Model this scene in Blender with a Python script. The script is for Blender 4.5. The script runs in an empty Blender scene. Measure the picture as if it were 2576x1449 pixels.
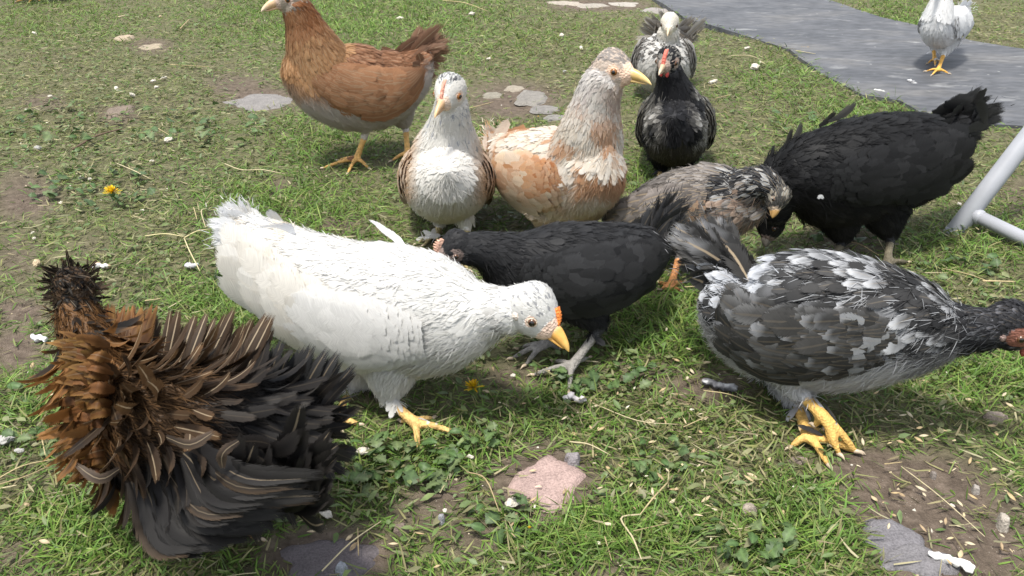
import bpy, bmesh, math, random
import numpy as np
from mathutils import Vector, Matrix, noise as mnoise
R_ = math.radians
random.seed(7)
rng = np.random.default_rng(7)
SC = bpy.context.scene
COL = SC.collection

# ------------------------------------------------------------------ camera
TILT = 27.0
CAMH = 0.58
cam_d = bpy.data.cameras.new('camera')
cam_d.lens_unit = 'FOV'
cam_d.angle = R_(60)
cam_d.clip_start = 0.02
cam_d.clip_end = 2000
cam = bpy.data.objects.new('camera', cam_d)
COL.objects.link(cam)
cam.location = (0, 0, CAMH)
cam.rotation_euler = (R_(90 - TILT), 0, 0)
SC.camera = cam

# ------------------------------------------------------------------ sky, sun, exposure
SUN = np.array([-0.20, -0.26, 1.0]); SUN /= np.linalg.norm(SUN)
EL = math.asin(SUN[2]); ROT = math.atan2(SUN[0], SUN[1])
world = bpy.data.worlds.new('World'); SC.world = world
world.use_nodes = True
wn = world.node_tree.nodes; wl = world.node_tree.links
for n in list(wn): wn.remove(n)
sky = wn.new('ShaderNodeTexSky'); sky.sky_type = 'NISHITA'; sky.sun_disc = False
sky.sun_elevation = EL; sky.sun_rotation = ROT; sky.dust_density = 2.0; sky.air_density = 1.2
bg = wn.new('ShaderNodeBackground'); bg.inputs['Strength'].default_value = 0.15
wo = wn.new('ShaderNodeOutputWorld')
hs_ = wn.new('ShaderNodeHueSaturation'); hs_.inputs['Saturation'].default_value = .38      # thin bright cloud: paler than a clear blue sky
wl.new(sky.outputs[0], hs_.inputs['Color']); wl.new(hs_.outputs[0], bg.inputs[0]); wl.new(bg.outputs[0], wo.inputs[0])
sun_d = bpy.data.lights.new('sun', 'SUN'); sun_d.energy = 2.75; sun_d.angle = R_(8); sun_d.color = (1, .96, .88)
sun = bpy.data.objects.new('sun', sun_d); COL.objects.link(sun)
sun.rotation_euler = Vector(-SUN).to_track_quat('-Z', 'Y').to_euler()
sun.location = (0, 0, 5)
SC.view_settings.view_transform = 'Standard'; SC.view_settings.look = 'None'
SC.view_settings.exposure = 0.90; SC.view_settings.gamma = 1.0
SC.view_settings.use_curve_mapping = False
SC.cycles.max_bounces = 6; SC.cycles.diffuse_bounces = 3; SC.cycles.transparent_max_bounces = 32
SC.cycles.caustics_reflective = False; SC.cycles.caustics_refractive = False

# ------------------------------------------------------------------ picture layout -> places on the ground
FPX = 1288 / math.tan(R_(30))
ct, st = math.cos(R_(TILT)), math.sin(R_(TILT))
FWD = np.array([0, ct, -st]); UPV = np.array([0, st, ct]); RGT = np.array([1., 0, 0]); CAM = np.array([0, 0, CAMH])
def ray(px, py): return FWD + (px - 1288) / FPX * RGT + (724.5 - py) / FPX * UPV
def at(px, py, Y):
    d = ray(px, py); return CAM + d * (Y / d[1])
def gnd(px, py, z=0.0):
    d = ray(px, py); return CAM + d * ((z - CAMH) / d[2])
def mpp(p): return float(np.dot(np.asarray(p) - CAM, FWD)) / FPX
def proj(P):
    v = P - CAM; dz = np.maximum(v @ FWD, .05)
    return 1288 + FPX * (v @ RGT) / dz, 724.5 - FPX * (v @ UPV) / dz

def gz(x, y):
    """height of the uneven lawn"""
    return (0.0035 * np.sin(x * 9.1 + 1.3 * np.sin(y * 5.3)) + 0.003 * np.sin(y * 11.7 + 2.1 * np.sin(x * 4.1)) +
            0.0016 * np.sin(x * 31 + y * 17) + 0.0014 * np.sin(y * 37 - x * 23 + 1.0))

# ------------------------------------------------------------------ materials
def new_mat(name):
    m = bpy.data.materials.new(name); m.use_nodes = True
    nt = m.node_tree; b = nt.nodes['Principled BSDF']
    return m, nt, b
def simple_mat(name, col, rough=.6, noise_scale=0, noise_amt=.3, bump=0, spec=.3, metallic=0, coords='Object'):
    m, nt, b = new_mat(name)
    b.inputs['Roughness'].default_value = rough
    b.inputs['Specular IOR Level'].default_value = spec
    b.inputs['Metallic'].default_value = metallic
    b.inputs['Base Color'].default_value = (*col, 1)
    if noise_scale:
        tc = nt.nodes.new('ShaderNodeTexCoord'); nz = nt.nodes.new('ShaderNodeTexNoise')
        nz.inputs['Scale'].default_value = noise_scale; nz.inputs['Detail'].default_value = 6
        nt.links.new(tc.outputs[coords], nz.inputs['Vector'])
        mr = nt.nodes.new('ShaderNodeMapRange')
        mr.inputs[1].default_value = .25; mr.inputs[2].default_value = .75
        mr.inputs[3].default_value = 1 - noise_amt; mr.inputs[4].default_value = 1 + noise_amt
        nt.links.new(nz.outputs[0], mr.inputs[0])
        mx = nt.nodes.new('ShaderNodeVectorMath'); mx.operation = 'SCALE'
        mx.inputs[0].default_value = col
        nt.links.new(mr.outputs[0], mx.inputs['Scale'])
        nt.links.new(mx.outputs[0], b.inputs['Base Color'])
        if bump:
            bp = nt.nodes.new('ShaderNodeBump'); bp.inputs['Strength'].default_value = bump; bp.inputs['Distance'].default_value = .002
            nt.links.new(nz.outputs[0], bp.inputs['Height']); nt.links.new(bp.outputs[0], b.inputs['Normal'])
    return m

def feather_mat():
    m, nt, b = new_mat('feather')
    N, L = nt.nodes.new, nt.links.new
    at_ = N('ShaderNodeAttribute'); at_.attribute_name = 'Col'
    uv = N('ShaderNodeUVMap'); uv.uv_map = 'UVMap'
    sep = N('ShaderNodeSeparateXYZ'); L(uv.outputs[0], sep.inputs[0])
    s1 = N('ShaderNodeMath'); s1.operation = 'SUBTRACT'; s1.inputs[1].default_value = .5; L(sep.outputs[0], s1.inputs[0])
    ab = N('ShaderNodeMath'); ab.operation = 'ABSOLUTE'; L(s1.outputs[0], ab.inputs[0])
    # barbs: slanted fine streaks running from the shaft to the edge
    m1 = N('ShaderNodeMath'); m1.operation = 'MULTIPLY'; m1.inputs[1].default_value = .55; L(ab.outputs[0], m1.inputs[0])
    s2 = N('ShaderNodeMath'); s2.operation = 'SUBTRACT'; L(sep.outputs[1], s2.inputs[0]); L(m1.outputs[0], s2.inputs[1])
    geo = N('ShaderNodeNewGeometry')
    m3 = N('ShaderNodeMath'); m3.operation = 'MULTIPLY'; m3.inputs[1].default_value = 50; L(geo.outputs['Random Per Island'], m3.inputs[0])
    cx = N('ShaderNodeCombineXYZ'); L(s2.outputs[0], cx.inputs[0]); L(ab.outputs[0], cx.inputs[1]); L(m3.outputs[0], cx.inputs[2])
    mp = N('ShaderNodeMapping'); mp.inputs['Scale'].default_value = (70, 2.5, 1); L(cx.outputs[0], mp.inputs[0])
    nz = N('ShaderNodeTexNoise'); nz.inputs['Scale'].default_value = 1; nz.inputs['Detail'].default_value = 3; L(mp.outputs[0], nz.inputs['Vector'])
    mr = N('ShaderNodeMapRange'); mr.inputs[1].default_value = .3; mr.inputs[2].default_value = .7; mr.inputs[3].default_value = .84; mr.inputs[4].default_value = 1.10
    L(nz.outputs[0], mr.inputs[0])
    sc = N('ShaderNodeVectorMath'); sc.operation = 'SCALE'; L(at_.outputs['Color'], sc.inputs[0]); L(mr.outputs[0], sc.inputs['Scale'])
    # pale shaft
    mr2 = N('ShaderNodeMapRange'); mr2.inputs[1].default_value = .03; mr2.inputs[2].default_value = .07; mr2.inputs[3].default_value = 1; mr2.inputs[4].default_value = 0
    L(ab.outputs[0], mr2.inputs[0])
    mm = N('ShaderNodeMath'); mm.operation = 'MULTIPLY'; L(mr2.outputs[0], mm.inputs[0]); L(at_.outputs['Alpha'], mm.inputs[1])
    mix = N('ShaderNodeMix'); mix.data_type = 'RGBA'; mix.inputs[7].default_value = (.42, .33, .22, 1)
    L(mm.outputs[0], mix.inputs[0]); L(sc.outputs[0], mix.inputs[6])
    L(mix.outputs[2], b.inputs['Base Color'])
    b.inputs['Roughness'].default_value = .55; b.inputs['Specular IOR Level'].default_value = .15
    # shading normal leans towards the body's own surface, as a coat of overlapping feathers does
    nb = N('ShaderNodeAttribute'); nb.attribute_name = 'Nb'
    vt = N('ShaderNodeVectorTransform'); vt.vector_type = 'VECTOR'; vt.convert_from = 'OBJECT'; vt.convert_to = 'WORLD'; L(nb.outputs['Vector'], vt.inputs[0])
    dt = N('ShaderNodeVectorMath'); dt.operation = 'DOT_PRODUCT'; L(vt.outputs[0], dt.inputs[0]); L(geo.outputs['Normal'], dt.inputs[1])
    sg_ = N('ShaderNodeMath'); sg_.operation = 'SIGN'; L(dt.outputs['Value'], sg_.inputs[0])
    s13 = N('ShaderNodeMath'); s13.operation = 'MULTIPLY'; s13.inputs[1].default_value = 1.3; L(sg_.outputs[0], s13.inputs[0])
    vs = N('ShaderNodeVectorMath'); vs.operation = 'SCALE'; L(s13.outputs[0], vs.inputs['Scale']); L(vt.outputs[0], vs.inputs[0])
    va = N('ShaderNodeVectorMath'); va.operation = 'ADD'; L(geo.outputs['Normal'], va.inputs[0]); L(vs.outputs[0], va.inputs[1])
    vn = N('ShaderNodeVectorMath'); vn.operation = 'NORMALIZE'; L(va.outputs[0], vn.inputs[0])
    L(vn.outputs[0], b.inputs['Normal'])
    # the vane frays towards its margin: barbs separate and let through what lies behind
    e1 = N('ShaderNodeMapRange'); e1.inputs[1].default_value = .24; e1.inputs[2].default_value = .50; L(ab.outputs[0], e1.inputs[0])
    e2 = N('ShaderNodeMapRange'); e2.inputs[1].default_value = .74; e2.inputs[2].default_value = 1.0; L(sep.outputs[1], e2.inputs[0])
    em = N('ShaderNodeMath'); em.operation = 'MAXIMUM'; L(e1.outputs[0], em.inputs[0]); L(e2.outputs[0], em.inputs[1])
    mp2 = N('ShaderNodeMapping'); mp2.inputs['Scale'].default_value = (60, 1.2, 1); L(cx.outputs[0], mp2.inputs[0])
    nz2 = N('ShaderNodeTexNoise'); nz2.inputs['Scale'].default_value = 1; nz2.inputs['Detail'].default_value = 2; L(mp2.outputs[0], nz2.inputs['Vector'])
    th = N('ShaderNodeMapRange'); th.inputs[1].default_value = 0; th.inputs[2].default_value = 1; th.inputs[3].default_value = .85; th.inputs[4].default_value = .40; L(em.outputs[0], th.inputs[0])
    al = N('ShaderNodeMath'); al.operation = 'LESS_THAN'; L(nz2.outputs[0], al.inputs[0]); L(th.outputs[0], al.inputs[1])
    tr = N('ShaderNodeBsdfTranslucent'); L(mix.outputs[2], tr.inputs['Color']); L(vn.outputs[0], tr.inputs['Normal'])
    ms = N('ShaderNodeMixShader'); ms.inputs[0].default_value = .30; L(b.outputs[0], ms.inputs[1]); L(tr.outputs[0], ms.inputs[2])
    tp = N('ShaderNodeBsdfTransparent'); mt = N('ShaderNodeMixShader'); L(al.outputs[0], mt.inputs[0]); L(tp.outputs[0], mt.inputs[1]); L(ms.outputs[0], mt.inputs[2])
    L(mt.outputs[0], nt.nodes['Material Output'].inputs[0])
    return m
def attr_mat(name, rough=.6, spec=.25, bump_scale=0, bump=.4, transl=0, var=.0, var_scale=300):
    m, nt, b = new_mat(name)
    N, L = nt.nodes.new, nt.links.new
    a = N('ShaderNodeAttribute'); a.attribute_name = 'Col'
    src = a.outputs['Color']
    if var:
        tc = N('ShaderNodeTexCoord'); nz = N('ShaderNodeTexNoise'); nz.inputs['Scale'].default_value = var_scale; nz.inputs['Detail'].default_value = 4
        L(tc.outputs['Object'], nz.inputs['Vector'])
        mr = N('ShaderNodeMapRange'); mr.inputs[1].default_value = .3; mr.inputs[2].default_value = .7; mr.inputs[3].default_value = 1 - var; mr.inputs[4].default_value = 1 + var
        L(nz.outputs[0], mr.inputs[0])
        sc = N('ShaderNodeVectorMath'); sc.operation = 'SCALE'; L(src, sc.inputs[0]); L(mr.outputs[0], sc.inputs['Scale']); src = sc.outputs[0]
    L(src, b.inputs['Base Color'])
    b.inputs['Roughness'].default_value = rough; b.inputs['Specular IOR Level'].default_value = spec
    if bump_scale:
        tc = N('ShaderNodeTexCoord'); v = N('ShaderNodeTexVoronoi'); v.inputs['Scale'].default_value = bump_scale
        L(tc.outputs['Object'], v.inputs['Vector'])
        bp = N('ShaderNodeBump'); bp.inputs['Strength'].default_value = bump; bp.inputs['Distance'].default_value = .001
        L(v.outputs['Distance'], bp.inputs['Height']); L(bp.outputs[0], b.inputs['Normal'])
    if transl:
        tr = N('ShaderNodeBsdfTranslucent'); L(src, tr.inputs['Color'])
        mx = N('ShaderNodeMixShader'); mx.inputs[0].default_value = transl
        out = nt.nodes['Material Output']
        L(b.outputs[0], mx.inputs[1]); L(tr.outputs[0], mx.inputs[2]); L(mx.outputs[0], out.inputs[0])
    return m
M_FEATHER = feather_mat()
M_FLUFF = attr_mat('fluff', .8, .08, transl=.35)
M_BODY = attr_mat('bird_skin', .6, .25, 380, 1.0, 0, .24, 210)
M_GRASS = attr_mat('grass_blade', .5, .3, transl=.28)
M_LEAF = attr_mat('leaf', .5, .3, transl=.18, var=.2, var_scale=120)
M_DRY = attr_mat('dry_plant', .7, .2, var=.15, var_scale=200)
M_IRIS = simple_mat('iris', (.22, .085, .018), .15, spec=.6)
M_IRIS_DK = simple_mat('iris_dark', (.10, .045, .02), .15, spec=.6)
M_PUPIL = simple_mat('pupil', (.008, .007, .006), .08, spec=.7)

# ------------------------------------------------------------------ mesh helpers
def quick_mesh(name, verts, faces4, cols=None, uvs=None, mat=None, smooth=True, tris=None, nb=None):
    """verts Nx3, faces4 Mx4 (numpy), cols Nx4 per vertex, uvs Nx2 per vertex"""
    me = bpy.data.meshes.new(name)
    nv = len(verts); me.vertices.add(nv); me.vertices.foreach_set('co', np.asarray(verts, np.float32).ravel())
    nq = 0 if faces4 is None else len(faces4); nt_ = 0 if tris is None else len(tris)
    li = []
    if nq: li.append(np.asarray(faces4).ravel())
    if nt_: li.append(np.asarray(tris).ravel())
    li = np.concatenate(li).astype(np.int32)
    starts = np.concatenate([np.arange(nq) * 4, nq * 4 + np.arange(nt_) * 3]).astype(np.int32)
    me.loops.add(len(li)); me.loops.foreach_set('vertex_index', li)
    me.polygons.add(nq + nt_); me.polygons.foreach_set('loop_start', starts)
    if smooth: me.polygons.foreach_set('use_smooth', np.ones(nq + nt_, bool))
    me.update(calc_edges=True)
    if cols is not None:
        cols = np.asarray(cols, np.float32)
        if cols.shape[1] == 3: cols = np.concatenate([cols, np.zeros((nv, 1), np.float32)], 1)
        a = me.color_attributes.new('Col', 'FLOAT_COLOR', 'POINT'); a.data.foreach_set('color', cols.ravel())
    if uvs is not None:
        u = me.uv_layers.new(name='UVMap'); u.data.foreach_set('uv', np.asarray(uvs, np.float32)[li].ravel())
    if nb is not None:
        a = me.attributes.new('Nb', 'FLOAT_VECTOR', 'POINT'); a.data.foreach_set('vector', np.asarray(nb, np.float32).ravel())
    if mat: me.materials.append(mat)
    return me
def link(name, me, parent=None, origin=None, **props):
    if origin is not None:
        me.transform(Matrix.Translation(-Vector(origin)))
    o = bpy.data.objects.new(name, me); COL.objects.link(o)
    if parent is not None: o.parent = parent
    elif origin is not None: o.location = origin
    for k, v in props.items(): o[k] = v
    return o
def norm(v): return v / np.maximum(np.linalg.norm(v, axis=-1, keepdims=True), 1e-9)
def smooth01(x): x = np.clip(x, 0, 1); return x * x * (3 - 2 * x)
def mix(a, b, t):
    t = np.asarray(t)[..., None] if np.ndim(t) else t
    return np.asarray(a) * (1 - t) + np.asarray(b) * t

def catmull(P, n):
    """resample control rows (KxD) to n rows; returns rows"""
    P = np.asarray(P, float); K = len(P)
    if K == 2: return P[0] + (P[1] - P[0]) * np.linspace(0, 1, n)[:, None]
    E = np.vstack([2 * P[0] - P[1], P, 2 * P[-1] - P[-2]])
    u = np.linspace(0, K - 1, n); i = np.minimum(u.astype(int), K - 2); f = (u - i)[:, None]
    p0, p1, p2, p3 = E[i], E[i + 1], E[i + 2], E[i + 3]
    return .5 * (2 * p1 + (p2 - p0) * f + (2 * p0 - 5 * p1 + 4 * p2 - p3) * f ** 2 + (3 * p1 - p0 - 3 * p2 + p3) * f ** 3)

def loft_geo(C, S, U, hw, hh, seg=18, cap=.6):
    n = len(C); th = np.linspace(0, 2 * math.pi, seg, endpoint=False)
    ring = (C[:, None] + S[:, None] * (hw[:, None] * np.cos(th))[..., None] + U[:, None] * (hh[:, None] * np.sin(th))[..., None])
    V = ring.reshape(-1, 3)
    T0 = norm(C[0] - C[1]); T1 = norm(C[-1] - C[-2])
    V = np.vstack([V, C[0] + T0 * min(hw[0], hh[0]) * cap, C[-1] + T1 * min(hw[-1], hh[-1]) * cap])
    idx = np.arange(n * seg).reshape(n, seg)
    a = idx[:-1]; b = idx[1:]
    q = np.stack([a, np.roll(a, -1, 1), np.roll(b, -1, 1), b], -1).reshape(-1, 4)
    t0 = np.stack([np.full(seg, n * seg), np.roll(idx[0], -1), idx[0]], -1)
    t1 = np.stack([np.full(seg, n * seg + 1), idx[-1], np.roll(idx[-1], -1)], -1)
    return V, q, np.vstack([t0, t1])
def frames(C, S0):
    T = np.gradient(C, axis=0); T = norm(T)
    S = norm(S0 - T * (T @ S0)[:, None]) if np.ndim(S0) == 1 else norm(S0 - T * np.sum(T * S0, 1)[:, None])
    U = np.cross(S, T)      # S is the bird's left, T towards the head -> U = up... fixed below
    return T, S, U
def tube_geo(pts, rad, seg=10, n=None, squash=1.0):
    pts = np.asarray(pts, float); rad = np.asarray(rad, float)
    if n: 
        X = catmull(np.column_stack([pts, rad]), n); pts = X[:, :3]; rad = X[:, 3]
    T = norm(np.gradient(pts, axis=0)); ref = np.array([.31, .17, .93]) if abs(T[:, 2]).mean() < .8 else np.array([1., .1, 0])
    S = norm(np.cross(T, ref)); U = np.cross(S, T)
    return loft_geo(pts, S, U, rad, rad * squash, seg)
def join_geo(parts):
    V, Q, Tr, o = [], [], [], 0
    for v, q, t in parts:
        V.append(v); Q.append(q + o); Tr.append(t + o); o += len(v)
    return np.vstack(V), np.vstack(Q), np.vstack(Tr)

# ------------------------------------------------------------------ feathers
PROF = {'round': [.38, .85, 1.0, .86, .30], 'point': [.5, .9, .85, .5, .08], 'long': [.55, .9, 1.0, .92, .35]}
def feather_batch(root, d, nrm, L, W, th0, kap, base, tip, shaft, prof='round', rows=5, camber=.12, tipstart=.45, edge=None, spot=None):
    """arrays over N feathers -> verts, quads, cols, uvs (per-feather block of rows*3 verts)"""
    N = len(root); s = np.linspace(0, 1, rows)
    pr = np.interp(s, np.linspace(0, 1, 5), PROF[prof])
    side = norm(np.cross(nrm, d))
    ang = th0[:, None] + kap[:, None] * s[None]
    ds = L[:, None] / (rows - 1)
    cx = np.zeros((N, rows)); cz = np.zeros((N, rows))
    am = .5 * (ang[:, 1:] + ang[:, :-1])
    cx[:, 1:] = np.cumsum(np.cos(am) * ds, 1); cz[:, 1:] = np.cumsum(np.sin(am) * ds, 1)
    C = root[:, None] + d[:, None] * cx[..., None] + nrm[:, None] * cz[..., None]
    ln = -np.sin(ang)[..., None] * d[:, None] + np.cos(ang)[..., None] * nrm[:, None]
    w = .5 * W[:, None] * pr[None]
    P = np.stack([C - side[:, None] * w[..., None], C + ln * (W[:, None] * pr[None] * camber)[..., None], C + side[:, None] * w[..., None]], 2)
    V = P.reshape(-1, 3)
    k = smooth01((s - tipstart) / (1 - tipstart))
    col = base[:, None] * (1 - k[None, :, None]) + tip[:, None] * k[None, :, None]
    col = np.repeat(col[:, :, None], 3, 2)
    if edge is not None:
        ek = (np.array([.75, 0, .75])[None, None, :, None] * np.clip((s - .15) / .3, 0, 1)[None, :, None, None])
        col = col * (1 - ek) + edge[:, None, None] * ek
    if spot is not None:          # dark spot before the tip
        sk = np.exp(-((s - .7) / .14) ** 2)[None, :, None, None] * np.array([.15, 1, .15])[None, None, :, None] * spot[:, None, None, None]
        col = col * (1 - sk) + np.array([.012, .009, .008]) * sk
    A = np.repeat(np.repeat(shaft[:, None, None], rows, 1), 3, 2)[..., None]
    cols = np.concatenate([col, A], 3).reshape(-1, 4)
    uv = np.stack(np.broadcast_arrays(np.array([0, .5, 1])[None, :], s[:, None]), -1).reshape(1, -1, 2)
    uvs = np.repeat(uv, N, 0).reshape(-1, 2)
    g = np.arange(rows * 3).reshape(rows, 3)
    q = np.stack([g[:-1, :-1], g[:-1, 1:], g[1:, 1:], g[1:, :-1]], -1).reshape(-1, 4)
    Q = (q[None] + (np.arange(N) * rows * 3)[:, None, None]).reshape(-1, 4)
    return V, Q, cols, uvs
def cat_batches(bs):
    o = 0; V = []; Q = []; C = []; U = []
    for v, q, c, u in bs:
        V.append(v); Q.append(q + o); C.append(c); U.append(u); o += len(v)
    return np.vstack(V), np.vstack(Q), np.vstack(C), np.vstack(U)
def ribbon(path, side, nrm, W, base, tip, shaft=0., edge=None, rows=9, tipstart=.6, prof='long', camber=.1, bars=0, barcol=None):
    """one big feather along a path"""
    P = catmull(path, rows); s = np.linspace(0, 1, rows)
    T = norm(np.gradient(P, axis=0))
    sd = norm(side - T * (T @ side)[:, None]) if np.ndim(side) == 1 else side
    nn = np.cross(T, sd); 
    nn = nn * np.sign(nn @ nrm)[:, None]
    pr = np.interp(s, np.linspace(0, 1, 5), PROF[prof]); w = .5 * W * pr
    V = np.stack([P - sd * w[:, None], P + nn * (W * pr * camber)[:, None], P + sd * w[:, None]], 1).reshape(-1, 3)
    k = smooth01((s - tipstart) / max(1e-6, 1 - tipstart))[:, None]
    col = np.asarray(base) * (1 - k) + np.asarray(tip) * k
    if bars:
        bk = (.5 + .5 * np.sin(s * bars * 2 * math.pi + 1))[:, None] * .7
        col = col * (1 - bk) + np.asarray(barcol) * bk
    col = np.repeat(col[:, None], 3, 1)
    if edge is not None:
        ek = np.array([.8, 0, .8])[None, :, None] * np.clip((s - .1) / .3, 0, 1)[:, None, None]
        col = col * (1 - ek) + np.asarray(edge) * ek
    cols = np.concatenate([col, np.full((rows, 3, 1), shaft)], 2).reshape(-1, 4)
    uvs = np.stack(np.broadcast_arrays(np.array([0, .5, 1])[None, :], s[:, None]), -1).reshape(-1, 2)
    g = np.arange(rows * 3).reshape(rows, 3)
    q = np.stack([g[:-1, :-1], g[:-1, 1:], g[1:, 1:], g[1:, :-1]], -1).reshape(-1, 4)
    return V, q, cols, uvs
def fluff_batch(root, d, nrm, L, W, lift, col, tipc):
    """thin tapering down strands: 2 quads-ish each"""
    N = len(root); side = norm(np.cross(nrm, d))
    s = np.array([0, .55, 1.])
    a = lift[:, None] * (1 - .6 * s[None])
    C = root[:, None] + L[:, None, None] * (d[:, None] * (np.cos(a) * s)[..., None] + nrm[:, None] * (np.sin(a) * s)[..., None])
    w = .5 * W[:, None] * np.array([1, .8, .15])[None]
    V = np.stack([C - side[:, None] * w[..., None], C + side[:, None] * w[..., None]], 2).reshape(-1, 3)
    k = s[None, :, None]
    c = col[:, None] * (1 - k) + tipc[:, None] * k
    cols = np.repeat(c[:, :, None], 2, 2).reshape(-1, 3)
    q = np.array([[0, 1, 3, 2], [2, 3, 5, 4]])
    Q = (q[None] + (np.arange(N) * 6)[:, None, None]).reshape(-1, 4)
    return V, Q, cols
def vnoise(P, scale, seed=0.0):
    return np.array([mnoise.noise(Vector((p[0] * scale + seed, p[1] * scale - seed * .7, p[2] * scale + 2.3 * seed))) for p in P]) * .5 + .5

def remesh(V, Q, T, voxel, smooth_it=3):
    me = quick_mesh('tmp', V, Q, tris=T)
    o = bpy.data.objects.new('tmp', me); COL.objects.link(o)
    r = o.modifiers.new('r', 'REMESH'); r.mode = 'VOXEL'; r.voxel_size = voxel; r.use_smooth_shade = True
    s = o.modifiers.new('s', 'SMOOTH'); s.factor = .5; s.iterations = smooth_it
    dg = bpy.context.evaluated_depsgraph_get()
    ev = o.evaluated_get(dg)
    out = bpy.data.meshes.new_from_object(ev, depsgraph=dg)
    bpy.data.objects.remove(o); bpy.data.meshes.remove(me)
    return out
def mesh_np(me):
    V = np.empty(len(me.vertices) * 3, np.float32); me.vertices.foreach_get('co', V); V = V.reshape(-1, 3).astype(float)
    N = np.empty(len(me.vertices) * 3, np.float32); me.vertices.foreach_get('normal', N); N = N.reshape(-1, 3).astype(float)
    return V, N

# ------------------------------------------------------------------ the chicken builder
TORSO, NECK, HEAD, THIGH, SHANK = 0, 1, 2, 3, 4
SMALL_STEM = {}
def chicken(spec):
    lr = np.random.default_rng(spec.get('seed', 1))
    f = spec['palette']
    tors = spec['torso']; nk = spec['neck']; hd = spec['head']
    o_ = gnd(*spec['base']); o_[2] = gz(o_[0], o_[1])
    origin = np.array(o_)
    root = bpy.data.objects.new('chicken', None); COL.objects.link(root)
    root.location = origin; root.empty_display_size = .05
    root['label'] = spec['label']; root['category'] = 'chicken'; root['group'] = 'chickens gathered on the lawn'
    def L_(name, me, parent=root, **kw): return link(name, me, parent, origin, **kw)
    # ---- torso rows from tail to breast
    C = []; 
    for (px, py, Y, hh, hw) in tors:
        p = at(px, py, Y); m = mpp(p) * spec.get('slim', .90); C.append([*p, hh * m, hw * m])
    X = catmull(C, 26); TC = X[:, :3]; THH = np.maximum(X[:, 3], .006); THW = np.maximum(X[:, 4], .006)
    hdv = TC[-1] - TC[0]; hdv[2] = 0
    hdv = norm(np.array(spec['heading'], float)) if 'heading' in spec else norm(hdv)
    S0 = np.array([-hdv[1], hdv[0], 0])          # the bird's left
    TT, TS, TU = frames(TC, S0); TU = TU * np.sign(TU[:, 2:3] + 1e-6)
    prims = [loft_geo(TC, TS, TU, THW, THH, 22, .9)]
    smp = []                                       # skeleton samples: point, flow dir, radius, region, t
    for i in range(len(TC)): smp.append((TC[i], -TT[i], .5 * (THH[i] + THW[i]), TORSO, i / 25))
    # ---- neck
    NC = []
    for (px, py, Y, r) in nk:
        p = at(px, py, Y); NC.append([*p, r * mpp(p) * spec.get('slim_neck', .93)])
    hc = at(*hd['c']); hr = hd['r'] * mpp(hc)
    bt = at(*hd['beak'])
    hf = norm(bt - hc)
    X = catmull(NC, 14); N3 = X[:, :3]; NR = X[:, 3]
    prims.append(tube_geo(N3, NR, 16))
    ndir = norm(np.gradient(N3, axis=0))
    for i in range(len(N3)): smp.append((N3[i], -ndir[i], NR[i], NECK, i / 13))
    # ---- head
    hup = np.array(hd.get('up', (0, 0, 1)), float)
    hs = norm(np.cross(hup, hf)); hu = np.cross(hf, hs)
    tpos = np.array([-1.0, -.7, -.25, .25, .65, .98]); hhh = np.array([.5, .84, 1.0, .90, .68, .44]); hww = np.array([.46, .76, .86, .76, .54, .34])
    off = np.array([.05, .08, .08, .04, .0, -.02])
    HX = catmull(np.column_stack([hc + hf * (tpos * hr)[:, None] + hu * (off * hr)[:, None], hhh * hr, hww * hr]), 14)
    hS = np.repeat(hs[None], 14, 0); hU = np.repeat(hu[None], 14, 0)
    prims.append(loft_geo(HX[:, :3], hS, hU, HX[:, 4], HX[:, 3], 18, .7))
    for i in range(14): smp.append((HX[i, :3], -hf, HX[i, 3], HEAD, i / 13))
    # ---- legs: thigh, shank, toes
    claws = []; footpads = []
    sk = spec.get('shank_r', .0052)
    for lg in spec['legs']:
        hip = np.array(at(*lg['hip'])); hock = np.array(at(*lg['hock'])); foot = np.array(gnd(*lg['foot'], lg.get('fz', .009) + spec.get('floor', 0)))
        thr = lg.get('thigh', .034)
        prims.append(tube_geo([hip, .45 * hip + .55 * hock, hock], [thr, thr * .62, sk * 1.5], 14, 8))
        for u in np.linspace(0, 1, 6): smp.append((hip + (hock - hip) * u, norm(hock - hip), thr * (1 - .65 * u), THIGH, u))
        prims.append(tube_geo([hock, .5 * hock + .5 * foot, foot], [sk * 1.35, sk, sk * 1.2], 12, 8))
        for u in np.linspace(0.05, 1, 8): smp.append((hock + (foot - hock) * u, norm(foot - hock), sk, SHANK, u))
        footpads.append(foot)
        tl = spec.get('toe_len', .042)
        if 'toes' in lg: tips = [gnd(*t[:2], (t[2] if len(t) > 2 else .003) + spec.get('floor', 0)) for t in lg['toes']]
        else:
            a0 = R_(lg.get('dir', 0)) if 'dir' in lg else math.atan2(hdv[1], hdv[0])
            tips = []
            for da, k in ((-.6, .85), (0, 1), (.6, .85), (math.pi + .3, .5)):
                tips.append(np.array([foot[0] + math.cos(a0 + da) * tl * k, foot[1] + math.sin(a0 + da) * tl * k, .003]))
        for tp in tips:
            tp = np.array(tp); tp[2] += gz(tp[0], tp[1])
            v = tp - foot; n_ = np.linalg.norm(v)
            p1 = foot + v * .35 + np.array([0, 0, .0035]); p2 = foot + v * .72 + np.array([0, 0, .002]); 
            rr = sk * .72
            prims.append(tube_geo([foot, p1, p2, tp], [sk * 1.1, rr, rr * .9, rr * .62], 10, 12))
            for u in np.linspace(0, 1, 7): smp.append((foot + v * u, norm(v), rr, SHANK, 1.0))
            claws.append((tp, norm(tp - p2)))
    V, Q, T = join_geo(prims)
    body = remesh(V, Q, T, spec.get('voxel', .0025), 3)
    BV, BN = mesh_np(body)
    SP = np.array([s[0] for s in smp]); SD = np.array([s[1] for s in smp]); SR = np.array([s[2] for s in smp])
    SG = np.array([s[3] for s in smp]); ST = np.array([s[4] for s in smp])
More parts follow.
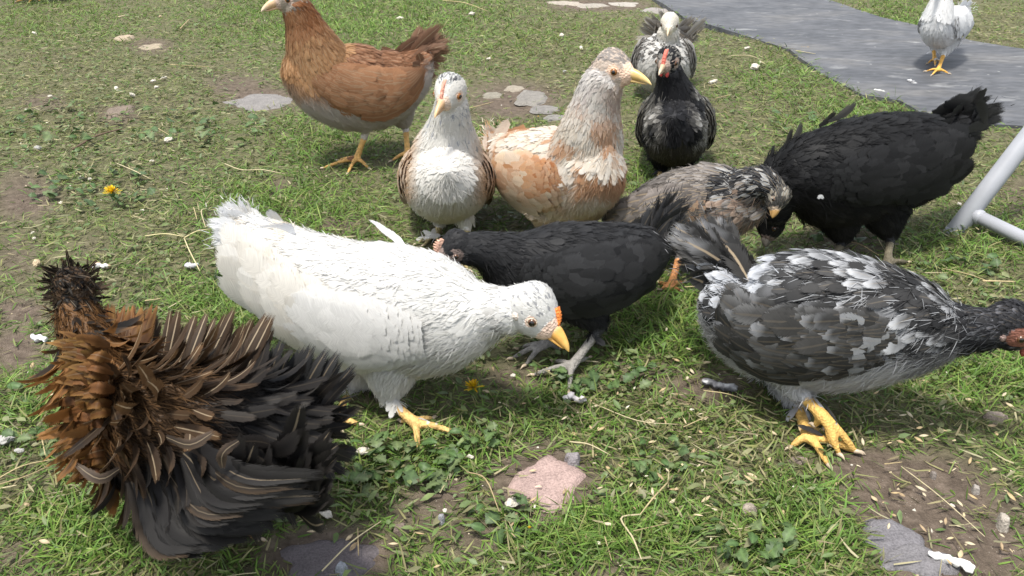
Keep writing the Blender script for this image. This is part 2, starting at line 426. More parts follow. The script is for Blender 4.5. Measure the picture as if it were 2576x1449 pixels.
    def classify(P):
        reg = np.empty(len(P), int); t = np.empty(len(P)); fl = np.empty((len(P), 3))
        for a in range(0, len(P), 8000):
            p = P[a:a + 8000]
            dd = np.linalg.norm(p[:, None] - SP[None], axis=2) / SR[None]
            i = dd.argmin(1); reg[a:a + 8000] = SG[i]; t[a:a + 8000] = ST[i]
            w = 1 / (dd + .02) ** 5; w[:, SG == SHANK] *= .02
            fl[a:a + 8000] = norm((w[..., None] * SD[None]).sum(1))
        j = (reg == NECK) & (t < .20 + .12 * np.sin(P[:, 0] * 900 + P[:, 2] * 700))
        reg[j] = TORSO; t[j] = .86
        return reg, t, fl
    reg, tt, fl = classify(BV)
    # face frame coordinates
    def facec(P): v = (P - hc) / hr; return v @ hf, v @ hs, v @ hu
    eyef, eyes_, eyeu = hd.get('eye', (.28, .70, .10))
    def bare_mask(P):
        a, b, c = facec(P)
        r = np.sqrt((a - eyef) ** 2 + (np.abs(b) - eyes_) ** 2 + (c - eyeu) ** 2)
        return (r < hd.get('bare', .42)) | (a > hd.get('bare_f', .80)) & (a < 1.6) & (np.abs(c) < .8) & (np.abs(b) < .8)
    def colours(P, Nn, reg, t):
        up = Nn[:, 2]
        n1 = vnoise(P, spec.get('nscale', 22.), spec.get('seed', 1) * 3.1); r1 = lr.random(len(P))
        v = P - TC[np.clip((t * 25).astype(int), 0, 25)]
        lat = (v @ S0)
        return f(reg, t, up, n1, r1, P, lat)
    bcol, btip, _, _ = colours(BV, BN, reg, tt)
    bcol = bcol * .5 + btip * .4
    leg = reg == SHANK
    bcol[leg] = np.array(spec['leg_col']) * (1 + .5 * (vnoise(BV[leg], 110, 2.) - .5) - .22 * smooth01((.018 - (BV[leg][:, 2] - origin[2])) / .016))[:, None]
    bm_ = bare_mask(BV) & (reg == HEAD) 
    bcol[bm_] = np.array(hd['face'])
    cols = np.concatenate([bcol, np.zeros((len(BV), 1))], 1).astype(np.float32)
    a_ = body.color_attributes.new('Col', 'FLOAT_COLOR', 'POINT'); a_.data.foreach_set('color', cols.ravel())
    body.materials.clear(); body.materials.append(M_BODY)
    bo = L_('body', body)
    # ---- surface sampling
    np_ = len(body.polygons)
    ctr = np.empty(np_ * 3, np.float32); body.polygons.foreach_get('center', ctr); ctr = ctr.reshape(-1, 3) + origin
    pn = np.empty(np_ * 3, np.float32); body.polygons.foreach_get('normal', pn); pn = pn.reshape(-1, 3).astype(float)
    perm = lr.permutation(np_)
    ctr = ctr[perm].astype(float); pn = pn[perm]
    preg, pt, pfl = classify(ctr)
    fs = spec.get('fscale', 1.0)
    LEN = np.array([.025, .016, .0085, .018, .006]) * fs; WID = np.array([.0125, .0072, .0046, .0095, .004]) * fs
    Lr = LEN[preg]; Wr = WID[preg]
    tb = preg == TORSO
    Lr = np.where(tb & (pt > .72), .019 * fs, Lr); Wr = np.where(tb & (pt > .72), .0105 * fs, Wr)
    nb = preg == NECK
    Lr = np.where(nb, (.019 - .008 * pt) * fs, Lr)
    ok = (preg != SHANK) & ~(bare_mask(ctr) & (preg == HEAD)) & ~((preg == THIGH) & (pt > spec.get('thigh_end', .72)))
    # greedy spacing on a hash grid
    rad = Wr * spec.get('space', .58)
    keep = []; grid = {}; gs = .006
    for i in np.nonzero(ok)[0]:
        p = ctr[i]; r = rad[i]; k = (int(p[0] // gs), int(p[1] // gs), int(p[2] // gs)); bad = False
        m = 1 if r <= gs else 2
        for dx in range(-m, m + 1):
            for dy in range(-m, m + 1):
                for dz in range(-m, m + 1):
                    for q in grid.get((k[0] + dx, k[1] + dy, k[2] + dz), ()):
                        if (q[0] - p[0]) ** 2 + (q[1] - p[1]) ** 2 + (q[2] - p[2]) ** 2 < r * r: bad = True; break
                    if bad: break
                if bad: break
            if bad: break
        if not bad:
            grid.setdefault(k, []).append(p); keep.append(i)
    keep = np.array(keep)
    P = ctr[keep]; Nn = pn[keep]; g = preg[keep]; t = pt[keep]; F = pfl[keep]; L = Lr[keep] * lr.uniform(.85, 1.2, len(keep)); W = Wr[keep] * lr.uniform(.85, 1.15, len(keep))
    grav = np.where(g == TORSO, .35, .1)
    D = F + np.array([0, 0, -1.]) * grav[:, None] + lr.normal(0, spec.get('mess', .12), (len(P), 3))
    D = norm(D - Nn * np.sum(D * Nn, 1)[:, None])
    base, tip, edge, shaft = colours(P, Nn, g, t)
    th0 = lr.normal(spec.get('lift', .10), .04, len(P)); kap = lr.normal(spec.get('curl', -.18), .08, len(P))
    th0 = np.where(g == HEAD, .03, th0); kap = np.where(g == HEAD, -.05, kap)
    shape = spec.get('shape')
    if shape: L, W, th0, kap = shape(g, t, P, Nn, L, W, th0, kap, lr)
    belly = ((g == TORSO) & (Nn[:, 2] < spec.get('fluff_up', -.35))) | (g == THIGH)
    spot = spec['spot'](g, t, P, lr) if 'spot' in spec else None
    bt_args = dict(prof=spec.get('prof', 'round'), tipstart=spec.get('tipstart', .45))
    def batch(m, **kw):
        return feather_batch(P[m], D[m], Nn[m], L[m], W[m], th0[m], kap[m], base[m], tip[m], shaft[m], edge=edge[m], spot=None if spot is None else spot[m], **{**bt_args, **kw})
    nk_m = (g == NECK); rest = ~nk_m
    indiv = np.zeros(len(P), bool)
    ni = spec.get('individual', 0)
    if ni:
        vis = np.sum(Nn * norm(CAM - P), 1) > .1
        cand = np.nonzero(rest & vis & (g == TORSO) & ~belly)[0]
        cand = cand[np.argsort(-L[cand] * W[cand])][:ni]
        indiv[cand] = True
    nbk = spec.get('soft', 1.0)
    bs = [batch(rest & ~indiv, rows=6 if shape else 5)]; nbs = [np.repeat(Nn[rest & ~indiv], (6 if shape else 5) * 3, 0)]
    if nk_m.any(): bs.append(batch(nk_m, prof='point')); nbs.append(np.repeat(Nn[nk_m], 15, 0))
    v, q, c, u = cat_batches(bs)
    L_('plumage', quick_mesh('plumage', v, q, c, u, M_FEATHER, nb=np.vstack(nbs) * nbk), kind='stuff')
    for i in np.nonzero(indiv)[0]:
        v, q, c, u = batch(np.array([i]), rows=7 if shape else 6)
        L_('feather', quick_mesh('feather', v, q, c, u, M_FEATHER, nb=np.repeat(Nn[[i]], len(v), 0) * nbk))
    # ---- down and loose fluff: belly, thighs, and a light fuzz everywhere
    nf = int(spec.get('fluff', 5000) * 1.7)
    cand = np.nonzero(ok)[0]
    w = np.where(preg[cand] == THIGH, 2.6, np.where((preg[cand] == TORSO) & (pn[cand, 2] < -.1), 2.4, np.where(preg[cand] == HEAD, .7, .7)))
    w = np.where((preg[cand] == TORSO) & (pt[cand] < .22), np.maximum(w, 1.3), w)
    idx = lr.choice(cand, nf, p=w / w.sum())
    P2 = ctr[idx] + lr.normal(0, .001, (nf, 3)); N2 = pn[idx]; g2 = preg[idx]; t2 = pt[idx]
    D2 = pfl[idx] + np.array([0, 0, -.3]) + lr.normal(0, .35, (nf, 3)); D2 = norm(D2 - N2 * np.sum(D2 * N2, 1)[:, None])
    b2, tp2, _, _ = colours(P2, N2, g2, t2)
    L2 = np.where(g2 == HEAD, .006, np.where(g2 == NECK, .011, np.where(g2 == THIGH, .013, .018))) * lr.uniform(.6, 1.35, nf) * fs
    v, q, c = fluff_batch(P2, D2, N2, L2, np.where(g2 == HEAD, .0007, .0011) * np.ones(nf), np.where((g2 == THIGH) | (N2[:, 2] < -.1), lr.uniform(.25, .7, nf), lr.uniform(.12, .38, nf)), b2 * .9 + tp2 * .1, tp2 * .7 + b2 * .3)
    L_('down', quick_mesh('down', v, q, c, None, M_FLUFF), kind='stuff')
    # ---- wings: a lens-shaped shell hugging the flank, covert rows on it, flight feathers as pieces of their own
    W_ = spec.get('wing')
    if W_:
        for sgn in W_.get('sides', (1, -1)):
            bulge = W_.get('bulge', .008)
            t0, t1 = W_['t']; a_top, a_bot, a_tip = [R_(x) for x in W_['ang']]
            if (S0 * sgn)[1] > .5: a_top, a_bot, a_tip, bulge = R_(4), R_(-46), R_(-25), .003      # the wing on the far side sits lower on the flank
            def surf(t, a, k=0.0):
                x = np.clip(t, -.12, 1) * 25; xi = np.clip(x, 0, 24.999); i = xi.astype(int); fr = (xi - i)[..., None]
                lp = lambda A: A[i] * (1 - fr) + A[i + 1] * fr
                c = lp(TC); s_ = lp(TS) * sgn; u_ = lp(TU); hw = lp(THW[:, None])[..., 0]; hh = lp(THH[:, None])[..., 0]
                nn = norm(s_ * (np.cos(a) / hw)[..., None] + u_ * (np.sin(a) / hh)[..., None])
                p = c + s_ * (hw * np.cos(a))[..., None] + u_ * (hh * np.sin(a))[..., None]
                ext = np.where(x < 0, x, 0) * np.linalg.norm(TC[1] - TC[0])
                p = p + TT[0] * ext[..., None]
                return p + nn * np.asarray(k)[..., None], nn
            ga, gb = 16, 12
            A = np.linspace(0, 1, ga)[:, None]; B = np.linspace(-1, 1, gb)[None]
            tA = t0 + (t1 - t0) * A + 0 * B
            wid = np.sin(np.clip(A * .93 + .07, 0, 1) * math.pi) ** .55
            mid = (1 - A) * (.5 * (a_top + a_bot)) + A * a_tip
            aB = mid + B * wid * .5 * (a_top - a_bot) * (1 - .35 * A)
            kk = bulge * np.clip(1.25 * (1 - B ** 4) * np.minimum(1, A * 5) * np.minimum(1, (1 - A) * 5 + .35), 0, 1) - .004 * (1 - np.clip(1.25 * (1 - B ** 4), 0, 1))
            PP, NN_ = surf(tA, aB, kk)
            pv = PP.reshape(-1, 3); gi = np.arange(ga * gb).reshape(ga, gb)
            q = np.stack([gi[:-1, :-1], gi[:-1, 1:], gi[1:, 1:], gi[1:, :-1]], -1).reshape(-1, 4)
            wc, wt, we, ws = W_['col'](A + 0 * B, B + 0 * A, lr)
            shell = quick_mesh('wing', pv, q, np.concatenate([(wc * .8).reshape(-1, 3), np.zeros((ga * gb, 1))], 1), np.full((ga * gb, 2), .5), M_FEATHER, nb=NN_.reshape(-1, 3))
            # coverts
            cs_ = W_.get('csize', 1.0); rowsC = int(W_.get('rows', 8) * 1.7 / cs_ ** .7)
            rp, rd, rn, rA, rB = [], [], [], [], []
            for ri in range(rowsC):
                Ac = .62 - .60 * ri / (rowsC - 1)
                nB = int(W_.get('per', 10) * 1.45 / cs_)
                for bi in range(nB):
                    Bc = -.97 + 1.94 * (bi + .5 * (ri % 2) + lr.uniform(-.3, .3)) / nB
                    if abs(Bc) > 1: continue
                    ai = min(max(Ac + lr.uniform(-.02, .02), .02), .97)
                    x = np.array([ai]); 
                    wd = np.sin(np.clip(x * .93 + .07, 0, 1) * math.pi) ** .55
                    md = (1 - x) * (.5 * (a_top + a_bot)) + x * a_tip
                    an = md + Bc * wd * .5 * (a_top - a_bot) * (1 - .35 * x)
                    k0 = bulge * np.clip(1.25 * (1 - Bc ** 4) * np.minimum(1, x * 5) * np.minimum(1, (1 - x) * 5 + .35), 0, 1) + .0006 + .0003 * ri
                    p, nn = surf(t0 + (t1 - t0) * x, an, k0)
                    p2, _ = surf(t0 + (t1 - t0) * (x + .1), an + .06 * (a_tip - an), k0)
                    rp.append(p[0]); rn.append(nn[0]); rd.append(p2[0] - p[0]); rA.append(ai); rB.append(Bc)
            rp = np.array(rp); rn = np.array(rn); rd = np.array(rd); rd = norm(rd - rn * np.sum(rd * rn, 1)[:, None]); rA = np.array(rA); rB = np.array(rB)
            wlen = np.linalg.norm(surf(np.array([t0]), np.array([a_tip]))[0] - surf(np.array([t1]), np.array([a_tip]))[0])
            Lc = cs_ * wlen * (.105 + .15 * rA) * lr.uniform(.85, 1.2, len(rA)); Wc = Lc * .60
            cc, cti, ce, cs = W_['col'](rA, rB, lr)
            n_ = len(rA); rd = rd + lr.normal(0, .13, (n_, 3)); rd = norm(rd - rn * np.sum(rd * rn, 1)[:, None])
            fb = feather_batch(rp, rd, rn, Lc, Wc, lr.normal(.10, .04, n_), lr.normal(-.22, .06, n_), cc, cti, cs, edge=ce, tipstart=W_.get('tipstart', .5))
            wing_o = L_('wing', shell)
            L_('covert_feathers', quick_mesh('covert_feathers', *fb[:2], fb[2], fb[3], M_FEATHER, nb=np.repeat(rn, 15, 0)), parent=wing_o, kind='stuff')
            nfl = W_.get('flight', 9)
            for k in range(nfl):
                fk = k / (nfl - 1)
                Bk = -.98 + 1.76 * fk
                A0 = .42 + .1 * fk; A1 = .88 + .14 * (1 - abs(fk - .45) * 1.3) + lr.uniform(-.015, .015)
                Ax = np.linspace(A0, A1, 6); Axc = np.clip(Ax, 0, 1.0)
                wd = np.sin(np.clip(Axc * .80 + .07, 0, 1) * math.pi) ** .55
                md = (1 - Axc) * (.5 * (a_top + a_bot)) + Axc * a_tip
                an = md + Bk * wd * .5 * (a_top - a_bot) * (1 - .42 * Axc)
                p, nn = surf(t0 + (t1 - t0) * Ax, an, bulge * .92 + .0012 * (1 - fk) * 0 + (.0006 * k + (.0045 if k == 0 else 0)) * np.ones(6))
                sd = norm(np.cross(nn[2], p[-1] - p[0]))
                b_, t_, e_, s_ = W_['fcol'](fk, lr)
                r = ribbon(p, sd, nn[2], W_.get('fw', .15) * wlen, b_, t_, s_, e_, 8, W_.get('ftip', .6), bars=W_.get('bars', 0), barcol=W_.get('barcol'))
                L_('flight_feather', quick_mesh('flight_feather', *r[:2], r[2], r[3], M_FEATHER, nb=np.tile(nn[2], (len(r[0]), 1))), parent=wing_o)
    # ---- tail
    tl = spec.get('tail')
    if tl:
        rp = at(*tl['root']); tw = tl.get('w', .016)
        cv = []
        ntip = len(tl['tips'])
        tips3 = [at(*tp) for tp in tl['tips']]
        for _ in range(tl.get('multi', 1) - 1): tips3 += [rp + (t_ - rp) * lr.uniform(.78, 1.02) + lr.normal(0, .009, 3) for t_ in tips3[:ntip]]
        ntip = len(tips3)
        tdir = norm(np.mean(tips3, 0) - rp)
        # coverts round the tail's root
        nC = tl.get('coverts', 26)
        for k in range(nC):
            tp = tips3[k % ntip] + lr.normal(0, .007, 3); fr = lr.uniform(.45, .88)
            r0 = rp + lr.normal(0, tl.get('spread', .010), 3) - tdir * .012
            e = r0 + (tp - r0) * fr
            sd = norm(np.cross(norm(e - r0), norm(lr.normal(0, .14, 3) + S0 * lr.choice([-1, 1]))))
            b_, t_, e_, s_ = tl['col'](lr.random(), lr)
            mid = .5 * (r0 + e) + np.array([0, 0, .004])
            cv.append(ribbon([r0, mid, e], sd, S0, tw * .95, b_, t_, s_, e_, 6, .5, prof='long'))
        v, q, c, u = cat_batches(cv)
        tme = quick_mesh('tail', v, q, c, u, M_FEATHER)
        tail_o = L_('tail', tme)
        for k, tp in enumerate(tips3):
            r0 = rp + lr.normal(0, .004, 3) + S0 * (.006 * ((k % 3) - 1))
            sd = norm(np.cross(norm(tp - r0), norm(S0 + lr.normal(0, .25, 3)))) 
            b_, t_, e_, s_ = tl['col'](k / max(1, ntip - 1), lr)
            mid = .5 * (r0 + tp) + sd * lr.uniform(-.004, .004) + np.array([0, 0, tl.get('arch', .004)])
            r = ribbon([r0, mid, tp], sd, S0, tw * lr.uniform(.9, 1.15), b_, t_, s_, e_, 8, tl.get('tipstart', .65))
            L_('tail_feather', quick_mesh('tail_feather', *r[:2], r[2], r[3], M_FEATHER), parent=tail_o)
        if tl.get('fluff'):
            nq = int(tl['fluff'] * .45); k = lr.integers(0, ntip, nq); u = lr.random(nq) ** .7
            TP = np.array(tips3)[k]; Pq = rp + (TP - rp) * (u * .95)[:, None] + lr.normal(0, .007, (nq, 3))
            Dq = norm(TP - rp + lr.normal(0, .03, (nq, 3))); Nq = norm(lr.normal(0, 1, (nq, 3)))
            bb = [tl['col'](x, lr) for x in lr.random(nq)]
            v, q, c = fluff_batch(Pq, Dq, norm(np.cross(Dq, Nq)), .014 * lr.uniform(.5, 1.2, nq), np.full(nq, .0011), lr.uniform(-.15, .25, nq), np.array([b[0] for b in bb]), np.array([b[1] for b in bb]))
            L_('tail_down', quick_mesh('tail_down', v, q, c, None, M_FLUFF), parent=tail_o, kind='stuff')
    # ---- single long stray feathers
    for qd in spec.get('quills', ()):
        pts = [at(*p) for p in qd['pts']]
        sd = norm(np.cross(norm(pts[-1] - pts[0]), norm(CAM - pts[0]) + lr.normal(0, .25, 3)))
        b_, t_, e_, s_ = qd['col']
        r = ribbon(pts, sd, norm(CAM - pts[0]), qd.get('w', .012), b_, t_, s_, e_, 9, qd.get('tipstart', .6), prof=qd.get('prof', 'long'))
        L_(qd.get('name', 'feather'), quick_mesh('feather', *r[:2], r[2], r[3], M_FEATHER))
    # ---- beak
    b0 = hc + hf * hr * .84 - hu * hr * .0
    bl = bt - b0; bln = np.linalg.norm(bl); bd = norm(bl)
    bw = hd.get('bw', 1.0)
    k = np.array([-.12, .0, .3, .6, .85, 1.0])
    rr = np.array([.42, .42, .36, .26, .15, .03]) * hr * bw
    drop = np.array([0, .02, .03, .0, -.06, -.13]) * bln
    Cb = b0 + bd * (k * bln)[:, None] + hu * (drop + .07 * bln)[:, None]
    Xb = catmull(np.column_stack([Cb, rr]), 14)
    bup = join_geo([loft_geo(Xb[:, :3], np.repeat(hs[None], 14, 0), np.repeat(hu[None], 14, 0), np.maximum(Xb[:, 3], .0004) * .74, np.maximum(Xb[:, 3], .0004) * .92, 12, .3)])
    bc = np.array(hd['beak_col']); bc2 = np.array(hd.get('beak_tip', hd['beak_col']))
    kk = np.clip(((bup[0] - b0) @ bd) / bln, 0, 1)
    cols = mix(np.array(hd['face'])[None] * np.ones((len(kk), 1)), bc[None], smooth01((kk + .02) / .30)); cols = mix(cols, bc2[None], smooth01((kk - .45) / .5))
    beak = L_('beak', quick_mesh('beak', bup[0], bup[1], np.concatenate([cols, np.zeros((len(kk), 1))], 1), None, M_BEAK, tris=bup[2]))
    rr2 = np.array([.30, .30, .23, .14, .05]) * hr * bw; k2 = np.array([-.15, .0, .3, .6, .80])
    Cl = b0 + bd * (k2 * bln)[:, None] - hu * (np.array([.30, .30, .24, .20, .17]) * hr * bw)[:, None]
    Xl = catmull(np.column_stack([Cl, rr2]), 10)
    lb = loft_geo(Xl[:, :3], np.repeat(hs[None], 10, 0), np.repeat(hu[None], 10, 0), np.maximum(Xl[:, 3], .0004) * .8, np.maximum(Xl[:, 3], .0004) * .5, 10, .3)
    L_('lower_beak', quick_mesh('lower_beak', lb[0], lb[1], np.tile(np.append(bc * .85, 0), (len(lb[0]), 1)), None, M_BEAK, tris=lb[2]), parent=beak)
    for sg in (1, -1):       # nostrils
        p = b0 + bd * bln * .22 + hu * (.18 * hr * bw + .07 * bln) + hs * sg * hr * .20 * bw
        L_('nostril', quick_mesh('nostril', *ball(p, (.055 * hr * bw,) * 3, 6, 5)[:2], None, None, M_PUPIL, tris=ball(p, (.055 * hr * bw,) * 3, 6, 5)[2]), parent=beak)
    # ---- eyes
    er = hd.get('er', .20) * hr
    for sg in (1, -1):
        e0 = hc + hf * eyef * hr + hs * sg * eyes_ * hr + hu * eyeu * hr
        out = norm(hs * sg + hf * .35 + hu * .12)
        eg = ball(e0 - out * er * .25, (er, er, er), 14, 10)
        eo = L_('eye', quick_mesh('eye', eg[0], eg[1], None, None, hd.get('iris', M_IRIS), tris=eg[2]))
        ax1 = norm(np.cross(out, hu)); ax2 = np.cross(out, ax1)
        pr_ = er * hd.get('pupil', .56)
        # pupil: a shallow cap standing proud of the iris
        th = np.linspace(0, 2 * math.pi, 14, endpoint=False)
        cp = [e0 - out * er * .25 + out * math.sqrt(max(0, er * er - (pr_ * q_) ** 2)) * 1.035 + (ax1[None] * np.cos(th)[:, None] + ax2[None] * np.sin(th)[:, None]) * pr_ * q_ for q_ in (1.0, .6)]
        pv = np.vstack([cp[0], cp[1], (e0 - out * er * .25 + out * er * 1.05)[None]])
        i0 = np.arange(14); i1 = i0 + 14; nx = np.roll(i0, -1)
        q4 = np.stack([i0, nx, nx + 14, i1], 1); t3 = np.stack([i1, np.roll(i1, -1), np.full(14, 28)], 1)
        L_('pupil', quick_mesh('pupil', pv, q4, None, None, M_PUPIL, tris=t3), parent=eo)
        th = np.linspace(0, 2 * math.pi, 20)
        ring = e0 - out * er * .05 + (ax1[None] * np.cos(th)[:, None] * 1.02 + ax2[None] * np.sin(th)[:, None] * .90) * er * 1.0
        rg = tube_geo(ring, np.full(20, er * .20), 8)
        L_('eyelid', quick_mesh('eyelid', rg[0], rg[1], np.tile(np.append(np.array(hd.get('lid', hd['face'])), 0), (len(rg[0]), 1)), None, M_BODY, tris=rg[2]), parent=eo)
        if hd.get('ear') is not None:
            p = hc - hf * .28 * hr + hs * sg * .74 * hr - hu * .18 * hr
            eg = ball(p, (.17 * hr, .17 * hr, .20 * hr), 10, 8)
            L_('ear_lobe', quick_mesh('ear_lobe', eg[0], eg[1], np.tile(np.append(np.array(hd['ear']), 0), (len(eg[0]), 1)), None, M_BODY, tris=eg[2]))
    # ---- comb
    cm = hd.get('comb')
    if cm:
        nT = cm.get('teeth', 6); h = cm['h'] * hr
        s = np.linspace(0, 1, nT * 4 + 1)
        basep = catmull(np.array([hc + hf * a * hr + hu * b * hr for a, b in cm.get('path', ((1.12, .22), (.92, .55), (.55, .86), (.15, 1.02)))]), len(s))
        up_ = norm(hu * .8 + hf * .45)
        saw = .45 + .55 * np.abs(np.sin(s * nT * math.pi)) ** .7
        env = np.sin(np.clip(s * .9 + .08, 0, 1) * math.pi) ** .6
        top = basep + up_ * (h * saw * env)[:, None]
        wd = cm.get('w', .16) * hr
        n_ = len(s)
        V = np.vstack([basep - up_ * .15 * hr - hs * wd, basep + up_ * h * .25 - hs * wd * .8, top, basep + up_ * h * .25 + hs * wd * .8, basep - up_ * .15 * hr + hs * wd])
        gi = np.arange(5 * n_).reshape(5, n_)
        q = np.stack([gi[:-1, :-1], gi[:-1, 1:], gi[1:, 1:], gi[1:, :-1]], -1).reshape(-1, 4)
        L_('comb', quick_mesh('comb', V, q, np.tile(np.append(np.array(cm['col']), 0), (len(V), 1)), None, M_BODY))
    wt_ = hd.get('wattle')
    if wt_:
        for sg in (1, -1):
            p = hc + hf * hr * .75 - hu * hr * .55 + hs * sg * hr * .22
            eg = ball(p, (.13 * hr, .17 * hr, .26 * hr), 10, 8)
            L_('wattle', quick_mesh('wattle', eg[0], eg[1], np.tile(np.append(np.array(wt_), 0), (len(eg[0]), 1)), None, M_BODY, tris=eg[2]))
    # ---- claws
    if spec.get('claws', True):
        for tp, dv in claws:
            dv = norm(np.array([dv[0], dv[1], 0]) + 1e-6)
            p1 = tp + dv * .004 + np.array([0, 0, .0005]); p2 = tp + dv * .0085 + np.array([0, 0, -.002])
            cg = tube_geo([tp - dv * .001, p1, p2], [sk * .42, sk * .32, .0003], 8, 6)
            L_('claw', quick_mesh('claw', cg[0], cg[1], np.tile((.45, .36, .26, 0.), (len(cg[0]), 1)), None, M_BEAK, tris=cg[2]))
    return root
def ball(c, r, nu=12, nv=8):
    v = []; 
    for j in range(1, nv):
        b = math.pi * j / nv
        for i in range(nu):
            a = 2 * math.pi * i / nu
            v.append((c[0] + r[0] * math.sin(b) * math.cos(a), c[1] + r[1] * math.sin(b) * math.sin(a), c[2] + r[2] * math.cos(b)))
    v.append((c[0], c[1], c[2] + r[2])); v.append((c[0], c[1], c[2] - r[2]))
    g = np.arange((nv - 1) * nu).reshape(nv - 1, nu)
    q = np.stack([g[:-1], g[1:], np.roll(g[1:], -1, 1), np.roll(g[:-1], -1, 1)], -1).reshape(-1, 4)
    t0 = np.stack([np.full(nu, len(v) - 2), g[0], np.roll(g[0], -1)], 1); t1 = np.stack([np.full(nu, len(v) - 1), np.roll(g[-1], -1), g[-1]], 1)
    return np.array(v), q, np.vstack([t0, t1])
M_BEAK = attr_mat('beak_horn', .35, .4, 0, 0, 0, .12, 220)

# ================================================================== THE SETTING
def ground_mat():
    m, nt, b = new_mat('soil')
    N, L = nt.nodes.new, nt.links.new
    tc = N('ShaderNodeTexCoord')
    def noise(scale, detail=6, rough=.6):
        n = N('ShaderNodeTexNoise'); n.inputs['Scale'].default_value = scale; n.inputs['Detail'].default_value = detail; n.inputs['Roughness'].default_value = rough
        L(tc.outputs['Object'], n.inputs['Vector']); return n
    n1 = noise(9); n2 = noise(70, 8, .7); n3 = noise(420, 4)
    cr = N('ShaderNodeValToRGB'); e = cr.color_ramp.elements
    e[0].position = .3; e[0].color = (.070, .053, .040, 1); e[1].position = .72; e[1].color = (.205, .160, .126, 1)
    el = e.new(.52); el.color = (.125, .097, .074, 1)
    L(n2.outputs[0], cr.inputs[0])
    cg = N('ShaderNodeValToRGB'); e = cg.color_ramp.elements
    e[0].position = .35; e[0].color = (.080, .085, .040, 1); e[1].position = .7; e[1].color = (.180, .180, .088, 1)
    L(n2.outputs[0], cg.inputs[0])
    at_ = N('ShaderNodeAttribute'); at_.attribute_name = 'Col'
    mx = N('ShaderNodeMix'); mx.data_type = 'RGBA'
    L(at_.outputs['Fac'], mx.inputs[0]); L(cr.outputs[0], mx.inputs[6]); L(cg.outputs[0], mx.inputs[7])
    # pale grit
    vo = N('ShaderNodeTexVoronoi'); vo.inputs['Scale'].default_value = 240; L(tc.outputs['Object'], vo.inputs['Vector'])
    lt = N('ShaderNodeMath'); lt.operation = 'LESS_THAN'; lt.inputs[1].default_value = .13; L(vo.outputs['Distance'], lt.inputs[0])
    gt = N('ShaderNodeMath'); gt.operation = 'GREATER_THAN'; gt.inputs[1].default_value = .5; L(n1.outputs[0], gt.inputs[0])
    mu = N('ShaderNodeMath'); mu.operation = 'MULTIPLY'; L(lt.outputs[0], mu.inputs[0]); L(gt.outputs[0], mu.inputs[1])
    mx2 = N('ShaderNodeMix'); mx2.data_type = 'RGBA'; mx2.inputs[7].default_value = (.30, .26, .21, 1)
    L(mu.outputs[0], mx2.inputs[0]); L(mx.outputs[2], mx2.inputs[6]); L(mx2.outputs[2], b.inputs['Base Color'])
    b.inputs['Roughness'].default_value = .9; b.inputs['Specular IOR Level'].default_value = .15
    ad = N('ShaderNodeMath'); ad.operation = 'ADD'; L(n2.outputs[0], ad.inputs[0]); L(n3.outputs[0], ad.inputs[1])
    bp = N('ShaderNodeBump'); bp.inputs['Strength'].default_value = .7; bp.inputs['Distance'].default_value = .006
    L(ad.outputs[0], bp.inputs['Height']); L(bp.outputs[0], b.inputs['Normal'])
    return m

# patches read off the photograph: (x, y, rx, ry, strength)
BARE = [(1370, 1220, 140, 105, 1.0), (2310, 1260, 210, 120, .95), (2430, 1390, 190, 110, .9), (2190, 1175, 120, 50, .8), (830, 1400, 190, 80, 1.0), (1110, 1235, 70, 60, .7),
        (40, 880, 75, 60, .9), (50, 785, 80, 35, .8), (60, 490, 90, 70, .7), (620, 655, 70, 35, .8), (1780, 975, 120, 50, .7), (590, 212, 90, 30, .6), (110, 258, 60, 22, .6),
        (1290, 250, 130, 55, .75), (1330, 70, 10, 10, 0), (1510, 14, 130, 16, .9), (700, 470, 50, 25, .5), (850, 566, 60, 22, .6), (60, 1400, 90, 60, .6), (1290, 955, 90, 45, .55),
        (2520, 1280, 80, 60, .5), (660, 250, 110, 35, .7), (380, 118, 60, 22, .6), (1560, 1440, 160, 50, .5), (1180, 1350, 120, 60, .55), (960, 990, 70, 40, .45), (2150, 600, 120, 50, .45),
        (1050, 1280, 90, 60, .5), (300, 290, 60, 30, .5), (40, 640, 60, 60, .5), (230, 620, 50, 40, .3), (2560, 500, 60, 60, .4), (1640, 940, 90, 50, .4), (2240, 1360, 70, 60, 1.), (2330,1430,110,60,1.)]
LUSH = [(900, 50, 420, 80, 1.0), (700, 540, 240, 100, 1.0), (1300, 110, 300, 70, .6), (2160, 320, 220, 100, .9), (1700, 830, 190, 130, 1.0), (2450, 950, 220, 90, .9), (240, 1330, 230, 110, .8), (1500, 1350, 260, 110, .8),
        (600, 770, 200, 90, .9), (830, 360, 160, 90, .8), (1150, 1150, 260, 70, .6), (2480, 560, 130, 80, .6), (2250, 60, 130, 60, .9), (100, 1000, 120, 100, .6), (1450, 1030, 200, 60, .6), (2000, 200, 160, 80, .7),
        (2000, 1330, 170, 140, .8), (950, 1180, 100, 90, .5), (130, 60, 220, 60, .6), (1620, 440, 60, 60, .7), (1260, 370, 50, 60, .7), (1580, 1060, 250, 80, .6), (2400, 640, 150, 60, .7)]
DRYP = [(250, 250, 330, 170, .8), (1400, 150, 220, 110, .7), (2520, 80, 130, 60, 1.0), (250, 520, 230, 110, .6), (2000, 900, 100, 80, .4), (1680, 1080, 280, 120, .4), (2300, 1050, 260, 60, .55), (1850, 1120, 170, 130, .5),
        (1900, 130, 120, 60, .55), (2480, 470, 110, 90, .55), (100, 1250, 150, 70, .6), (1950, 330, 160, 130, .3), (2450, 760, 120, 80, .3)]
